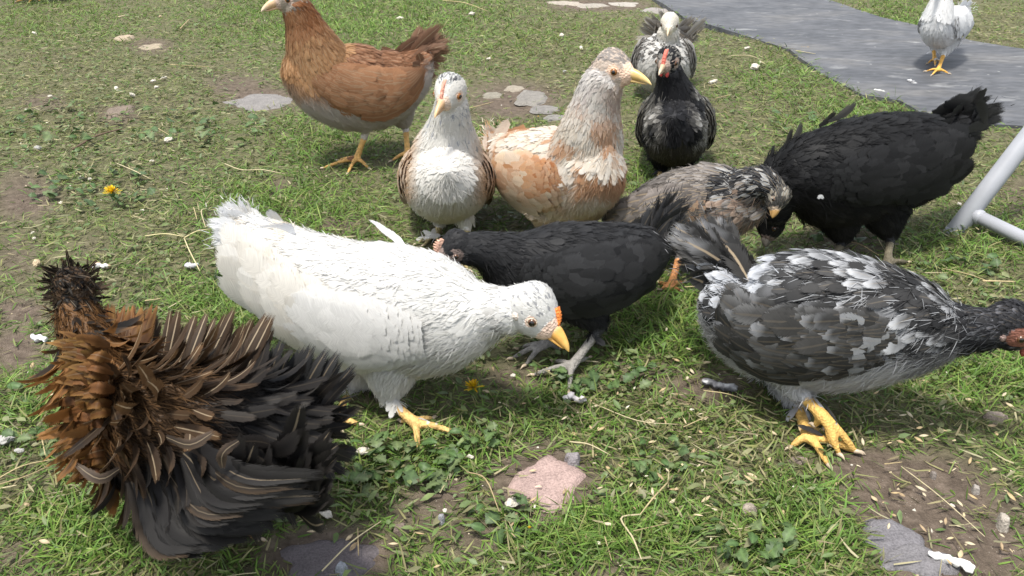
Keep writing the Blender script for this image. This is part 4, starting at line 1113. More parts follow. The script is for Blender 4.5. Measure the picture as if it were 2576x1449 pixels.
chicken(dict(seed=5, label='pale speckled chicken with a dark cap and tan wings facing the camera', base=(1090, 596), palette=pal_speckled, heading=(-.08, -1, 0),
    slim=.86, torso=[(1128, 395, 1.53, 36, 40), (1126, 425, 1.47, 82, 86), (1124, 450, 1.38, 112, 118), (1123, 456, 1.30, 118, 122), (1122, 452, 1.24, 104, 108), (1124, 440, 1.20, 70, 74)],
    neck=[(1127, 372, 1.275, 92), (1132, 318, 1.262, 62), (1135, 280, 1.25, 49), (1134, 250, 1.245, 42)],
    head=dict(c=(1130, 236, 1.235), r=46, beak=(1093, 294, 1.186), face=(.62, .48, .38), beak_col=(.56, .36, .20), beak_tip=(.60, .40, .20), er=.20, bare=.34, bw=.72, bare_f=.82,
              comb=dict(h=.10, col=(.62, .30, .22), teeth=5, w=.10)),
    legs=[dict(hip=(1106, 510, 1.32), hock=(1108, 566, 1.325), foot=(1094, 594), thigh=.024, toes=[(1050, 613), (1066, 618), (1104, 612), (1110, 590)]),
          dict(hip=(1155, 510, 1.28), hock=(1176, 572, 1.265), foot=(1154, 662), thigh=.024, toes=[(1120, 678), (1150, 690), (1180, 680), (1168, 650)])],
    leg_col=(.42, .34, .17), fscale=.80, fluff=15000, nscale=30,
    wing=dict(t=(.76, .10), ang=(50, -30, 5), bulge=.007, col=wing_speck, rows=5, per=7, flight=6, fcol=lambda k, r: (A3(.40, .30, .21), A3(.30, .23, .17), A3(.5, .4, .3), .2)),
    tail=dict(root=(1122, 400, 1.54), w=.018, tips=[(1085, 318, 1.60), (1080, 335, 1.60), (1090, 300, 1.6), (1110, 320, 1.62)], col=lambda k, r: (A3(.12, .115, .115), A3(.2, .19, .18), A3(.3, .28, .27), .3), coverts=14)))

# ---- buff and cream chicken facing right
def pal_buff(reg, t, up, n1, r1, P, lat):
    n = len(reg)
    cream = mix(full(n, (.66, .57, .46)), full(n, (.70, .65, .58)), r1)
    orange = mix(full(n, (.44, .20, .085)), full(n, (.56, .32, .16)), r1)
    k = smooth01((n1 - .50) / .16)
    base = mix(cream, orange, k * .85 * (reg == TORSO))
    front = (reg == TORSO) & (t > .80) & (up > -.3)
    coat = mix(mix(orange, cream, .25), cream, smooth01((n1 - .34 + .25 * (r1 - .5)) / .28))
    base = sel(front, coat, base)
    nk = mix(full(n, (.44, .42, .42)), full(n, (.64, .60, .55)), np.clip(r1 * .7 + n1 * .4, 0, 1))
    nk = mix(coat, nk, smooth01((t - .30) / .4) * np.clip(.7 + up, .25, 1))
    base = sel(reg == NECK, nk, base)
    hd = mix(full(n, (.60, .50, .42)), full(n, (.30, .27, .25)), ((up > .42) & (r1 < .6)) * 1.)
    base = sel(reg == HEAD, hd, base)
    low = np.clip((-up - .15) * 1.8, 0, 1) * ((reg == TORSO))
    base = mix(base, mix(cream, full(n, (.56, .42, .29)), n1), low)
    base = sel(reg == THIGH, mix(cream, full(n, (.56, .42, .29)), n1), base)
    return base * .92, np.minimum(base * 1.1, .76), base * 1.05, np.zeros(n)
def wing_buff(A, B, r):
    A = np.asarray(A); j = r.random(A.shape)
    c = mix(np.array([.46, .20, .085]), np.array([.60, .34, .18]), j)
    q = r.random(A.shape)
    c = mix(c, np.array([.68, .54, .40]), np.clip(np.where((A > .38) | (np.asarray(B) < -.35), .35 + .75 * q, q * .5), 0, 1))
    return c, c * 1.10, np.minimum(c * 1.18, .76), np.full(A.shape, .15)
chicken(dict(seed=8, label='buff and cream chicken with an orange wing and yellow beak looking right', base=(1420, 640), palette=pal_buff, heading=(.80, -.60, 0),
    slim=.91, torso=[(1262, 372, 1.43, 40, 40), (1306, 404, 1.39, 86, 78), (1365, 432, 1.34, 120, 104), (1428, 442, 1.29, 128, 112), (1476, 428, 1.25, 116, 102), (1503, 404, 1.225, 86, 78), (1516, 384, 1.215, 50, 48)],
    slim_neck=1.0, neck=[(1470, 395, 1.26, 92), (1483, 350, 1.248, 84), (1491, 305, 1.236, 72), (1501, 258, 1.23, 59), (1515, 215, 1.225, 53), (1530, 190, 1.222, 48)],
    head=dict(c=(1547, 177, 1.22), r=49, beak=(1640, 210, 1.185), face=(.66, .47, .35), beak_col=(.58, .40, .15), beak_tip=(.62, .46, .20), er=.20, eye=(.34, .72, .16), bare=.40, bw=.78, bare_f=.66, ear=(.66, .52, .44), pupil=.5),
    legs=[dict(hip=(1380, 520, 1.30), hock=(1370, 572, 1.30), foot=(1380, 628), thigh=.042), dict(hip=(1460, 520, 1.27), hock=(1455, 575, 1.26), foot=(1465, 645), thigh=.04)],
    leg_col=(.62, .40, .14), fscale=.92, fluff=20000, nscale=26, mess=.25, lift=.16,
    wing=dict(t=(.74, .14), ang=(50, -34, 0), col=wing_buff, rows=8, per=9, flight=8, sides=(-1, 1),
              fcol=lambda k, r: ((A3(.48, .24, .11), A3(.62, .40, .24), A3(.66, .48, .32), .1) if r.random() < .6 else (A3(.66, .54, .42), A3(.70, .58, .46), A3(.7, .6, .5), .1))),
    tail=dict(root=(1275, 375, 1.43), w=.024, spread=.016, tips=[(1228, 318, 1.50), (1214, 322, 1.50), (1220, 340, 1.48), (1212, 362, 1.47), (1228, 395, 1.46), (1240, 412, 1.45), (1262, 320, 1.49)],
              col=lambda k, r: (A3(.64, .52, .42), A3(.70, .63, .54), A3(.68, .58, .48), .1) if r.random() < .7 else (A3(.5, .26, .14), A3(.58, .36, .22), A3(.6, .4, .26), .1), coverts=26, fluff=1200)))

# ---- small grey-and-white chicken at the far back, facing the camera
def pal_greyw(reg, t, up, n1, r1, P, lat):
    n = len(reg)
    base = mix(full(n, (.48, .46, .43)), full(n, (.64, .62, .59)), r1)
    dk = ((up > .25) & (reg == TORSO) & (r1 < .40)) | ((reg == NECK) & (up > .1) & (r1 < .4))
    base = sel(dk, full(n, (.10, .095, .09)), base)
    base = sel(reg == HEAD, full(n, (.70, .66, .58)), base)
    base = sel((reg == NECK) & (t > .7), full(n, (.64, .6, .54)), base)
    return base, base * np.where(r1 > .7, .6, 1.05)[:, None], base * 1.1, np.full(n, .2)
tg = lambda k, r: (A3(.14, .125, .11) * r.uniform(.8, 1.3), A3(.26, .235, .20), A3(.40, .37, .33), .5)
chicken(dict(seed=11, label='small grey and white chicken with a cream head and spread tail behind the others', base=(1672, 262), palette=pal_greyw, heading=(.05, -1, 0),
    slim=.96, torso=[(1672, 120, 2.30, 30, 34), (1670, 140, 2.24, 58, 60), (1669, 158, 2.17, 72, 71), (1668, 160, 2.11, 70, 70), (1670, 150, 2.06, 46, 50)],
    neck=[(1673, 130, 2.10, 50), (1679, 98, 2.09, 32), (1683, 74, 2.08, 26)],
    head=dict(c=(1684, 62, 2.075), r=26, beak=(1679, 90, 2.035), face=(.68, .60, .50), beak_col=(.55, .42, .28), bw=.6, er=.20, bare=.26, iris=M_IRIS_DK, pupil=.7),
    legs=[dict(hip=(1650, 205, 2.13), hock=(1648, 225, 2.13), foot=(1646, 256), thigh=.026, dir=-85), dict(hip=(1690, 205, 2.13), hock=(1694, 225, 2.13), foot=(1698, 262), thigh=.026, dir=-85)],
    leg_col=(.5, .38, .2), fscale=1.0, fluff=4500, voxel=.0032, claws=False,
    wing=dict(t=(.85, .05), ang=(55, -30, 8), col=lambda A, B, r: (lambda c: (c, c * .7, np.minimum(c * 1.7, .6), np.full(np.asarray(A).shape, .4)))(mix(np.array([.14, .13, .12]), np.array([.46, .44, .41]), r.random(np.asarray(A).shape))), rows=6, per=8, flight=6,
              fcol=lambda k, r: (A3(.12, .11, .10), A3(.10, .09, .085), A3(.42, .40, .37), .5)),
    tail=dict(root=(1690, 112, 2.29), w=.026, spread=.02, multi=2, tips=[(1618, 45, 2.36), (1636, 34, 2.36), (1656, 24, 2.36), (1606, 70, 2.36), (1598, 95, 2.34), (1722, 52, 2.36), (1742, 40, 2.36), (1762, 38, 2.36), (1778, 46, 2.36), (1776, 66, 2.36), (1758, 92, 2.34), (1745, 108, 2.33)], col=tg, coverts=30, fluff=900)))

# ---- black chicken with a red comb, facing the camera
def pal_blackred(reg, t, up, n1, r1, P, lat):
    n = len(reg)
    bk = full(n, (.018, .018, .020)); gr = mix(full(n, (.12, .112, .10)), full(n, (.42, .40, .36)), r1 ** 1.5)
    k = (reg == TORSO) * smooth01((np.abs(lat) - .010) / .022) * smooth01((n1 - .34) / .22)
    base = mix(bk, gr, k * .85)
    base = sel((reg == HEAD), mix(bk, full(n, (.20, .19, .17)), (r1 < .35)), base)
    base = sel((reg == TORSO) & (up < -.4), full(n, (.06, .055, .048)), base)
    tip = np.minimum(base * np.where(r1 > .72, 2.6, 1.1)[:, None] + .02 * (r1 > .85)[:, None], .5)
    return base, tip, base * 1.3, np.zeros(n)
def wing_bkgr(A, B, r):
    A = np.asarray(A); c = mix(np.array([.022, .021, .020]), np.array([.12, .11, .095]), r.random(A.shape))
    return c, c * 1.2, np.minimum(c * 3 + .05, .36), np.full(A.shape, .3)
chicken(dict(seed=13, label='black and grey chicken with a red comb facing the camera behind the buff one', base=(1690, 462), palette=pal_blackred, heading=(-.06, -1, 0),
    slim=.85, torso=[(1702, 262, 1.80, 30, 34), (1701, 285, 1.75, 66, 70), (1700, 312, 1.68, 92, 94), (1699, 326, 1.60, 102, 99), (1698, 322, 1.54, 92, 90), (1697, 305, 1.50, 62, 62)],
    neck=[(1697, 262, 1.56, 74), (1692, 222, 1.548, 50), (1686, 192, 1.54, 37), (1682, 172, 1.535, 33)],
    head=dict(c=(1679, 156, 1.53), r=35, beak=(1657, 187, 1.487), face=(.36, .27, .22), beak_col=(.46, .34, .22), beak_tip=(.55, .46, .33), er=.19, bw=.72, bare=.44, bare_f=.74, iris=M_IRIS_DK,
              comb=dict(h=.20, col=(.58, .15, .11), teeth=6, w=.15), wattle=(.62, .10, .09), pupil=.6),
    legs=[dict(hip=(1668, 390, 1.60), hock=(1662, 425, 1.60), foot=(1658, 455), thigh=.030, dir=-95), dict(hip=(1720, 390, 1.62), hock=(1722, 425, 1.62), foot=(1728, 458), thigh=.030, dir=-85)],
    leg_col=(.36, .24, .09), fscale=.95, fluff=6500, nscale=30,
    wing=dict(t=(.78, .06), ang=(55, -35, 5), bulge=.008, col=wing_bkgr, rows=5, per=7, flight=6, fcol=lambda k, r: (A3(.02, .02, .02), A3(.03, .03, .028), A3(.14, .13, .12), .2)),
    tail=dict(root=(1704, 262, 1.80), w=.018, tips=[(1700, 205, 1.86), (1720, 205, 1.86), (1712, 215, 1.87)], col=lambda k, r: (A3(.02, .02, .02), A3(.03, .03, .03), A3(.08, .08, .07), .2), coverts=10)))

# ---- grey barred chicken pecking in the middle right
def pal_barred(reg, t, up, n1, r1, P, lat):
    n = len(reg)
    grey = mix(full(n, (.13, .115, .105)), full(n, (.26, .235, .215)), r1)
    rust = full(n, (.30, .215, .165))
    base = sel((reg == TORSO) & (up < .35) & (t > .42) & (r1 < .4), rust, grey)
    base = sel(((reg == TORSO) & (t > .74) & (up > .35)) | (reg == NECK), mix(full(n, (.022, .022, .024)), full(n, (.45, .44, .42)), (r1 > .74) * .8), base)
    base = sel((reg == HEAD), mix(full(n, (.05, .048, .045)), full(n, (.36, .31, .25)), (r1 > .7)), base)
    tip = base * np.where(r1 > .5, .7, 1.3)[:, None]
    edge = np.minimum(base * 1.9 + .06, .6)
    return base * .8, tip, edge, np.where(r1 > .3, .6, .1)
def wing_barred(A, B, r):
    A = np.asarray(A); c = mix(np.array([.10, .088, .08]), np.array([.20, .175, .16]), r.random(A.shape))
    c = mix(c, np.array([.34, .22, .15]), (A < .4) & (np.asarray(B) < .3) & (r.random(A.shape) < .4))
    return c, c * .8, np.minimum(c * 2.3 + .05, .55), np.full(A.shape, .6)
chicken(dict(seed=17, label='grey barred chicken with a rusty breast pecking head-down in front of the big black one', base=(1720, 712), palette=pal_barred, heading=(.93, -.36, 0),
    torso=[(1556, 560, 1.29, 26, 30), (1610, 545, 1.27, 62, 62), (1690, 522, 1.23, 92, 88), (1775, 508, 1.19, 102, 98), (1840, 510, 1.16, 94, 88), (1886, 522, 1.14, 66, 62)],
    neck=[(1872, 482, 1.15, 62), (1912, 462, 1.13, 46), (1938, 470, 1.12, 36), (1950, 486, 1.115, 31)],
    head=dict(c=(1953, 500, 1.11), r=32, beak=(1944, 549, 1.095), up=(.75, -.25, .6), face=(.44, .34, .25), beak_col=(.34, .20, .07), er=.16, bare=.28, iris=M_IRIS_DK),
    legs=[dict(hip=(1740, 560, 1.20), hock=(1712, 640, 1.17), foot=(1684, 728), thigh=.036, toes=[(1720, 718), (1712, 742), (1662, 738), (1655, 722)]),
          dict(hip=(1800, 570, 1.18), hock=(1790, 640, 1.16), foot=(1800, 706), thigh=.036)],
    leg_col=(.58, .26, .10), fscale=1.05, fluff=6000, individual=60,
    wing=dict(t=(.78, -.06), ang=(58, -32, 8), col=wing_barred, rows=9, per=10, flight=9, sides=(-1, 1), fw=.13,
              fcol=lambda k, r: (A3(.085, .076, .07), A3(.11, .10, .09), A3(.24, .215, .195), .6)),
    tail=dict(root=(1565, 560, 1.285), w=.022, spread=.014, tips=[(1516, 532, 1.34), (1508, 545, 1.33), (1514, 558, 1.32), (1530, 575, 1.31), (1545, 520, 1.34), (1528, 590, 1.30)], col=lambda k, r: (A3(.075, .066, .06), A3(.11, .10, .09), A3(.16, .14, .125), .5), coverts=24)))

# ---- big black chicken, head hidden low behind the barred one
def black(lo=.012, hi=.030, fl=(.030, .028, .027)):
    def pal(reg, t, up, n1, r1, P, lat):
        n = len(reg)
        base = mix(full(n, (lo, lo, lo * 1.08)), full(n, (hi, hi, hi * 1.03)), r1 * .6 + n1 * .4)
        low = np.clip((-up - .1) * 2, 0, 1) * ((reg == TORSO) | (reg == THIGH))
        base = mix(base, full(n, fl), low)
        return base * .85, base * 1.15, base * 1.25, np.zeros(n)
    return pal
def wing_black(a, b, e):
    def f(A, B, r):
        A = np.asarray(A); c = mix(np.array([a, a, a * 1.04]), np.array([b, b, b * 1.04]), r.random(A.shape))
        return c, c * 1.1, c * e, np.zeros(A.shape)
    return f
BLACKQ = (A3(.014, .014, .013), A3(.022, .022, .018), A3(.03, .03, .022), 0.)
chicken(dict(seed=19, label='large all-black chicken with its head down and tail up on the right', base=(2190, 660), palette=black(.010, .024), heading=(-1, -.12, 0),
    slim=.86, torso=[(2400, 318, 1.33, 44, 44), (2358, 362, 1.32, 98, 82), (2285, 400, 1.30, 140, 112), (2190, 424, 1.28, 156, 124), (2095, 442, 1.26, 150, 116), (2020, 446, 1.25, 122, 98), (1972, 460, 1.245, 84, 74)],
    neck=[(1995, 448, 1.25, 92), (1962, 480, 1.245, 68), (1948, 520, 1.24, 50), (1942, 548, 1.24, 42)],
    head=dict(c=(1938, 566, 1.24), r=38, beak=(1924, 622, 1.225), up=(-.8, 0, .6), face=(.12, .09, .08), beak_col=(.10, .09, .08), er=.17, bare=.3, iris=M_IRIS_DK),
    legs=[dict(hip=(2220, 510, 1.27), hock=(2240, 596, 1.25), foot=(2232, 664), thigh=.046, toes=[(2284, 662), (2212, 690), (2190, 676), (2246, 684)]),
          dict(hip=(2110, 520, 1.27), hock=(2122, 606, 1.26), foot=(2094, 650), thigh=.046, toes=[(2066, 640), (2050, 652), (2074, 668), (2112, 654)])],
    leg_col=(.115, .100, .068), fscale=1.1, fluff=12000, lift=.12, fluff_up=-.1, shank_r=.0062,
    wing=dict(t=(.80, .02), ang=(46, -26, 10), col=wing_black(.011, .024, 1.5), rows=9, per=9, flight=9, fcol=lambda k, r: (A3(.013, .013, .014), A3(.018, .018, .019), A3(.03, .03, .032), 0.)),
    tail=dict(root=(2362, 330, 1.33), w=.021, multi=3, spread=.026, tips=[(2424, 254, 1.39), (2446, 242, 1.40), (2466, 236, 1.40), (2496, 244, 1.40), (2514, 262, 1.40), (2530, 275, 1.40), (2520, 288, 1.39), (2505, 268, 1.39), (2480, 258, 1.39), (2516, 296, 1.39), (2460, 282, 1.38), (2492, 322, 1.38), (2468, 356, 1.37), (2444, 384, 1.36)],
              col=lambda k, r: (A3(.013, .013, .013), A3(.030, .029, .027), A3(.02, .02, .02), .0), coverts=46, fluff=1800),
    quills=[dict(pts=[(2105, 300, 1.27), (2130, 283, 1.28), (2155, 256, 1.29)], w=.010, col=BLACKQ), dict(pts=[(2085, 306, 1.27), (2112, 292, 1.28), (2140, 262, 1.29)], w=.010, col=BLACKQ),
            dict(pts=[(2060, 318, 1.27), (2085, 300, 1.28), (2102, 280, 1.28)], w=.010, col=BLACKQ), dict(pts=[(1990, 360, 1.25), (2008, 335, 1.26), (2016, 308, 1.27)], w=.010, col=BLACKQ), dict(pts=[(1975, 380, 1.25), (1984, 350, 1.26), (1994, 322, 1.27)], w=.009, col=BLACKQ),
            dict(name='white_feather', pts=[(2058, 500, 1.135), (2064, 494, 1.135), (2072, 500, 1.135)], w=.006, col=(A3(.5, .5, .5), A3(.6, .6, .6), None, 0.))]))

# ---- white chicken walking on the path
def pal_white(reg, t, up, n1, r1, P, lat):
    n = len(reg)
    base = mix(full(n, (.74, .735, .73)), full(n, (.82, .815, .81)), r1)
    base = sel((reg == NECK) & (t > .55), full(n, (.46, .38, .30)), base)
    return base * .95, base * 1.03, base, np.zeros(n)
chicken(dict(seed=23, label='white chicken with its head out of frame walking on the grey path', base=(2357, 178), palette=pal_white, heading=(-.35, -.94, 0),
    slim=.78, torso=[(2412, 34, 2.62, 26, 28), (2400, 52, 2.58, 42, 42), (2380, 66, 2.52, 54, 53), (2364, 72, 2.46, 57, 52), (2356, 60, 2.42, 48, 44), (2356, 46, 2.40, 30, 30)],
    neck=[(2360, 42, 2.42, 40), (2366, 14, 2.42, 32), (2370, -8, 2.42, 24), (2372, -22, 2.42, 20)],
    head=dict(c=(2370, -32, 2.42), r=24, beak=(2352, -26, 2.36), face=(.5, .38, .3), beak_col=(.6, .45, .2), er=.2, bare=.3),
    legs=[dict(hip=(2385, 95, 2.50), hock=(2374, 137, 2.47), foot=(2360, 176), thigh=.032, toes=[(2330, 180), (2345, 187), (2386, 184), (2366, 170)]),
          dict(hip=(2362, 95, 2.56), hock=(2349, 122, 2.57), foot=(2351, 150), thigh=.028, toes=[(2334, 158), (2352, 166), (2362, 152), (2350, 144)])],
    leg_col=(.66, .36, .08), fscale=.95, fluff=6000, voxel=.0030, floor=.011,
    wing=dict(t=(.82, .08), ang=(50, -20, 5), col=lambda A, B, r: (lambda c: (c, c, c, np.zeros(np.asarray(A).shape)))(.70 + .06 * np.repeat(r.random(np.asarray(A).shape)[..., None], 3, -1)), rows=6, per=7, flight=6,
              fcol=lambda k, r: (A3(.62, .62, .63), A3(.66, .66, .67), A3(.72, .72, .72), 0.)),
    tail=dict(root=(2412, 40, 2.62), w=.026, spread=.016, tips=[(2420, 8, 2.68), (2432, 2, 2.68), (2444, 6, 2.68), (2442, 22, 2.67), (2436, 38, 2.66), (2428, 52, 2.65), (2416, 60, 2.65)], col=lambda k, r: (A3(.60, .61, .63), A3(.68, .68, .69), A3(.7, .7, .7), .1), coverts=20, fluff=900)))

# ---- charcoal chicken crossing in the middle, facing left
chicken(dict(seed=29, label='charcoal black chicken with a pale pink comb facing left behind the white one', base=(1440, 925), palette=black(.020, .042, (.052, .050, .050)), heading=(-.97, -.2, 0),
    torso=[(1652, 622, 1.04, 36, 38), (1600, 638, 1.02, 86, 70), (1520, 664, .99, 118, 98), (1430, 680, .965, 136, 110), (1345, 678, .95, 122, 100), (1275, 662, .94, 86, 76), (1235, 650, .935, 54, 52)],
    neck=[(1268, 648, .94, 70), (1222, 632, .932, 54), (1190, 626, .928, 46), (1165, 626, .925, 44)],
    head=dict(c=(1142, 628, .922), r=45, beak=(1080, 664, .905), face=(.20, .15, .13), beak_col=(.16, .13, .11), er=.17, eye=(.30, .72, .0), bare=.46, bare_f=.70, iris=M_IRIS_DK, ear=(.32, .18, .16), pupil=.6,
              comb=dict(h=.40, col=(.56, .34, .25), teeth=7, w=.07, path=((1.05, .25), (.92, .55), (.70, .80), (.40, .98)))),
    legs=[dict(hip=(1470, 760, .955), hock=(1512, 822, .94), foot=(1438, 922), thigh=.034, toes=[(1342, 932), (1432, 974), (1392, 898), (1482, 898)]),
          dict(hip=(1400, 740, .99), hock=(1400, 800, 1.0), foot=(1370, 868), thigh=.032)],
    leg_col=(.24, .225, .205), fscale=.92, fluff=10000, lift=.09, fluff_up=-.15, shank_r=.0056,
    wing=dict(t=(.84, .02), ang=(56, -40, 4), col=wing_black(.020, .042, 1.35), rows=10, per=11, flight=10, fw=.13, fcol=lambda k, r: (A3(.018, .018, .019), A3(.026, .026, .027), A3(.045, .045, .047), 0.)),
    tail=dict(root=(1625, 612, 1.04), w=.020, spread=.012, tips=[(1640, 520, 1.10), (1660, 498, 1.11), (1690, 484, 1.12), (1708, 478, 1.12), (1724, 500, 1.12), (1736, 522, 1.12), (1730, 548, 1.11), (1700, 570, 1.09)],
              col=lambda k, r: (A3(.022, .022, .023), A3(.05, .05, .051), A3(.045, .045, .046), .15), coverts=26, fluff=900)))

# ---- white chicken in the foreground, stepping to the right
def pal_whitef(reg, t, up, n1, r1, P, lat):
    n = len(reg)
    base = mix(full(n, (.66, .65, .62)), full(n, (.70, .69, .67)), r1)
    cream = full(n, (.68, .58, .44))
    base = mix(base, cream, ((reg == TORSO) & (t < .35)) * smooth01((n1 - .45) / .2) * .6)
    nk = (reg == NECK) & (t > .38) & (t < .88)
    base = sel(nk, mix(base, full(n, (.30, .285, .27)), np.clip(1.35 - r1 * 1.6, 0, 1) * np.clip((n1 - .25) * 3, 0, 1) * np.sin(np.clip((t - .38) / .5, 0, 1) * math.pi)), base)
    base = sel((reg == HEAD) & (r1 < .16) & (up > .1), full(n, (.35, .35, .36)), base)
    return base * .96, base * 1.01, base, np.zeros(n)
def wing_white(A, B, r):
    A = np.asarray(A); c = mix(np.array([.655, .62, .56]), np.array([.67, .65, .61]), r.random(A.shape))
    c = mix(c, np.array([.69, .68, .66]), A < .35)
    return c, c * 1.0, np.minimum(c * 1.03, .8), np.zeros(A.shape)
chicken(dict(seed=31, label='large white chicken with an orange beak stepping right in the foreground', base=(1040, 1078), palette=pal_whitef, heading=(.985, -.17, 0),
    torso=[(596, 574, .982, 40, 16), (634, 604, .962, 80, 38), (684, 648, .944, 114, 80), (775, 708, .92, 146, 118), (890, 762, .885, 178, 142), (1005, 782, .855, 192, 148), (1105, 794, .835, 174, 130), (1178, 808, .82, 126, 104), (1220, 818, .815, 80, 76)],
    neck=[(1150, 792, .828, 110), (1215, 785, .818, 81), (1262, 782, .812, 67), (1300, 782, .808, 64)],
    head=dict(c=(1343, 786, .80), r=69, beak=(1434, 882, .775), face=(.70, .52, .42), lid=(.55, .46, .36), beak_col=(.66, .36, .09), beak_tip=(.68, .42, .13), er=.165, eye=(.30, .73, .08), bare=.27, bare_f=.70, bw=.82, iris=M_IRIS_DK, pupil=.62, ear=(.62, .54, .47), up=(.35, 0, .94),
              comb=dict(h=.10, col=(.74, .22, .05), teeth=6, w=.09, path=((1.00, .36), (.88, .56), (.72, .74), (.52, .90)))),
    legs=[dict(hip=(985, 920, .835), hock=(976, 1004, .818), foot=(1046, 1066), thigh=.036, toes=[(1166, 1092), (1052, 1130), (1088, 1050), (1010, 1060)]),
          dict(hip=(920, 900, .89), hock=(885, 985, .88), foot=(842, 1058), thigh=.036, toes=[(905, 1074), (860, 1092), (868, 1046), (815, 1054)])],
    leg_col=(.62, .40, .15), fscale=.80, fluff=15000, lift=.015, curl=-.05, thigh_end=.88, voxel=.0023, shank_r=.0058, mess=.1,
    wing=dict(t=(.80, .02), ang=(38, -38, 4), col=wing_white, rows=10, per=10, flight=10, bulge=.010, fw=.14,
              fcol=lambda k, r: (A3(.66, .61, .53) if k > .2 else A3(.34, .33, .34), A3(.68, .63, .55) if k > .2 else A3(.42, .41, .41), A3(.70, .66, .60) if k > .2 else A3(.5, .49, .49), 0.)),  # lowest flight feathers greyed: the crease shade under the folded wing, painted in
    tail=dict(root=(660, 616, .95), w=.024, multi=2, spread=.014, tips=[(596, 500, 1.01), (580, 504, 1.01), (562, 512, 1.0), (544, 522, 1.0), (548, 545, .99), (536, 570, .98), (530, 604, .97), (552, 630, .96), (580, 655, .95), (618, 508, 1.01)],
              col=lambda k, r: ((A3(.55, .56, .58), A3(.62, .62, .64), A3(.67, .67, .67), .03) if r.random() < .6 else (A3(.62, .60, .55), A3(.66, .66, .65), A3(.68, .67, .65), .05)), coverts=26, fluff=900),
    quills=[dict(name='loose_feather', prof='point', pts=[(1050, 668, .855), (1004, 606, .872), (968, 580, .88), (946, 562, .884), (927, 553, .886)], w=.010, col=(A3(.78, .78, .78), A3(.78, .78, .78), None, 0.))]))

# ---- black-and-white splashed chicken in the right foreground
def pal_splash(reg, t, up, n1, r1, P, lat):
    n = len(reg)
    dk = mix(full(n, (.020, .020, .021)), full(n, (.065, .064, .064)), r1)
    wh = full(n, (.62, .63, .65))
    px, py = proj(P)
    lightpatch = smooth01((n1 - .60) / .12) * .8
    for (cx_, cy_, rx_, ry_) in ((1925, 690, 110, 60), (2250, 815, 95, 62), (2180, 925, 170, 50), (2290, 925, 80, 40), (2120, 660, 120, 26)):
        lightpatch = np.maximum(lightpatch, smooth01(1.6 - 1.25 * np.sqrt(((px - cx_) / rx_) ** 2 + ((py - cy_) / ry_) ** 2)) * (.35 + .9 * r1))
    lightpatch = np.clip(lightpatch, 0, 1)
    r2 = (r1 * 7.31) % 1.0
    base = mix(dk, full(n, (.34, .345, .36)), (reg == TORSO) * lightpatch * (r2 < .5) * .8)
    isw = (r2 < .20 + .68 * lightpatch) & (reg == TORSO)
    tip = sel(isw, wh * np.where(r1 > .4, 1.0, .72)[:, None], dk * 1.1)
    nk = reg == NECK
    base = sel(nk, full(n, (.020, .020, .022)), base)
    tip = sel(nk, mix(full(n, (.03, .03, .032)), full(n, (.34, .35, .37)), (r1 > .45) * np.clip(1.3 - t * 1.1, .25, 1)), tip)
    hd = reg == HEAD
    base = sel(hd, full(n, (.020, .020, .022)), base); tip = sel(hd, full(n, (.05, .05, .055)) * (1 + 3 * (r1 > .8))[:, None], tip)
    rump = (reg == TORSO) & (t < .42) & (up > .45)
    base = sel(rump & (r1 > .3), full(n, (.30, .31, .33)), base); tip = sel(rump, mix(full(n, (.05, .05, .05)), full(n, (.66, .68, .72)), (r1 > .28)), tip)
    low = np.clip((-up - .0) * 2.4, 0, 1) * (reg == TORSO) * np.where(t > .72, .5, 1); low = np.where(reg == THIGH, 1, low)
    lc = mix(full(n, (.36, .36, .37)), full(n, (.60, .59, .58)), n1)
    base = mix(base, lc, low); tip = mix(tip, lc * 1.2, low)
    return base, tip, mix(base, tip, .6), np.where((r1 > .6) & (low < .3), .15, 0)
def wing_splash(A, B, r):
    A = np.asarray(A); B = np.asarray(B); c = mix(np.array([.022, .022, .021]), np.array([.060, .058, .056]), r.random(A.shape))
    w = (r.random(A.shape) < np.where(A < .3, .60, .16))
    t = mix(c * 1.6, np.array([.56, .57, .60]), w * r.uniform(.35, 1, A.shape))
    c = mix(c, np.array([.30, .31, .32]), (w & (A < .25) & (r.random(A.shape) < .4)) * .7)
    e = mix(mix(c, t, .4), np.array([.24, .24, .24]), (r.random(A.shape) < .35) * .8)
    return c, t, e, np.full(A.shape, .1)
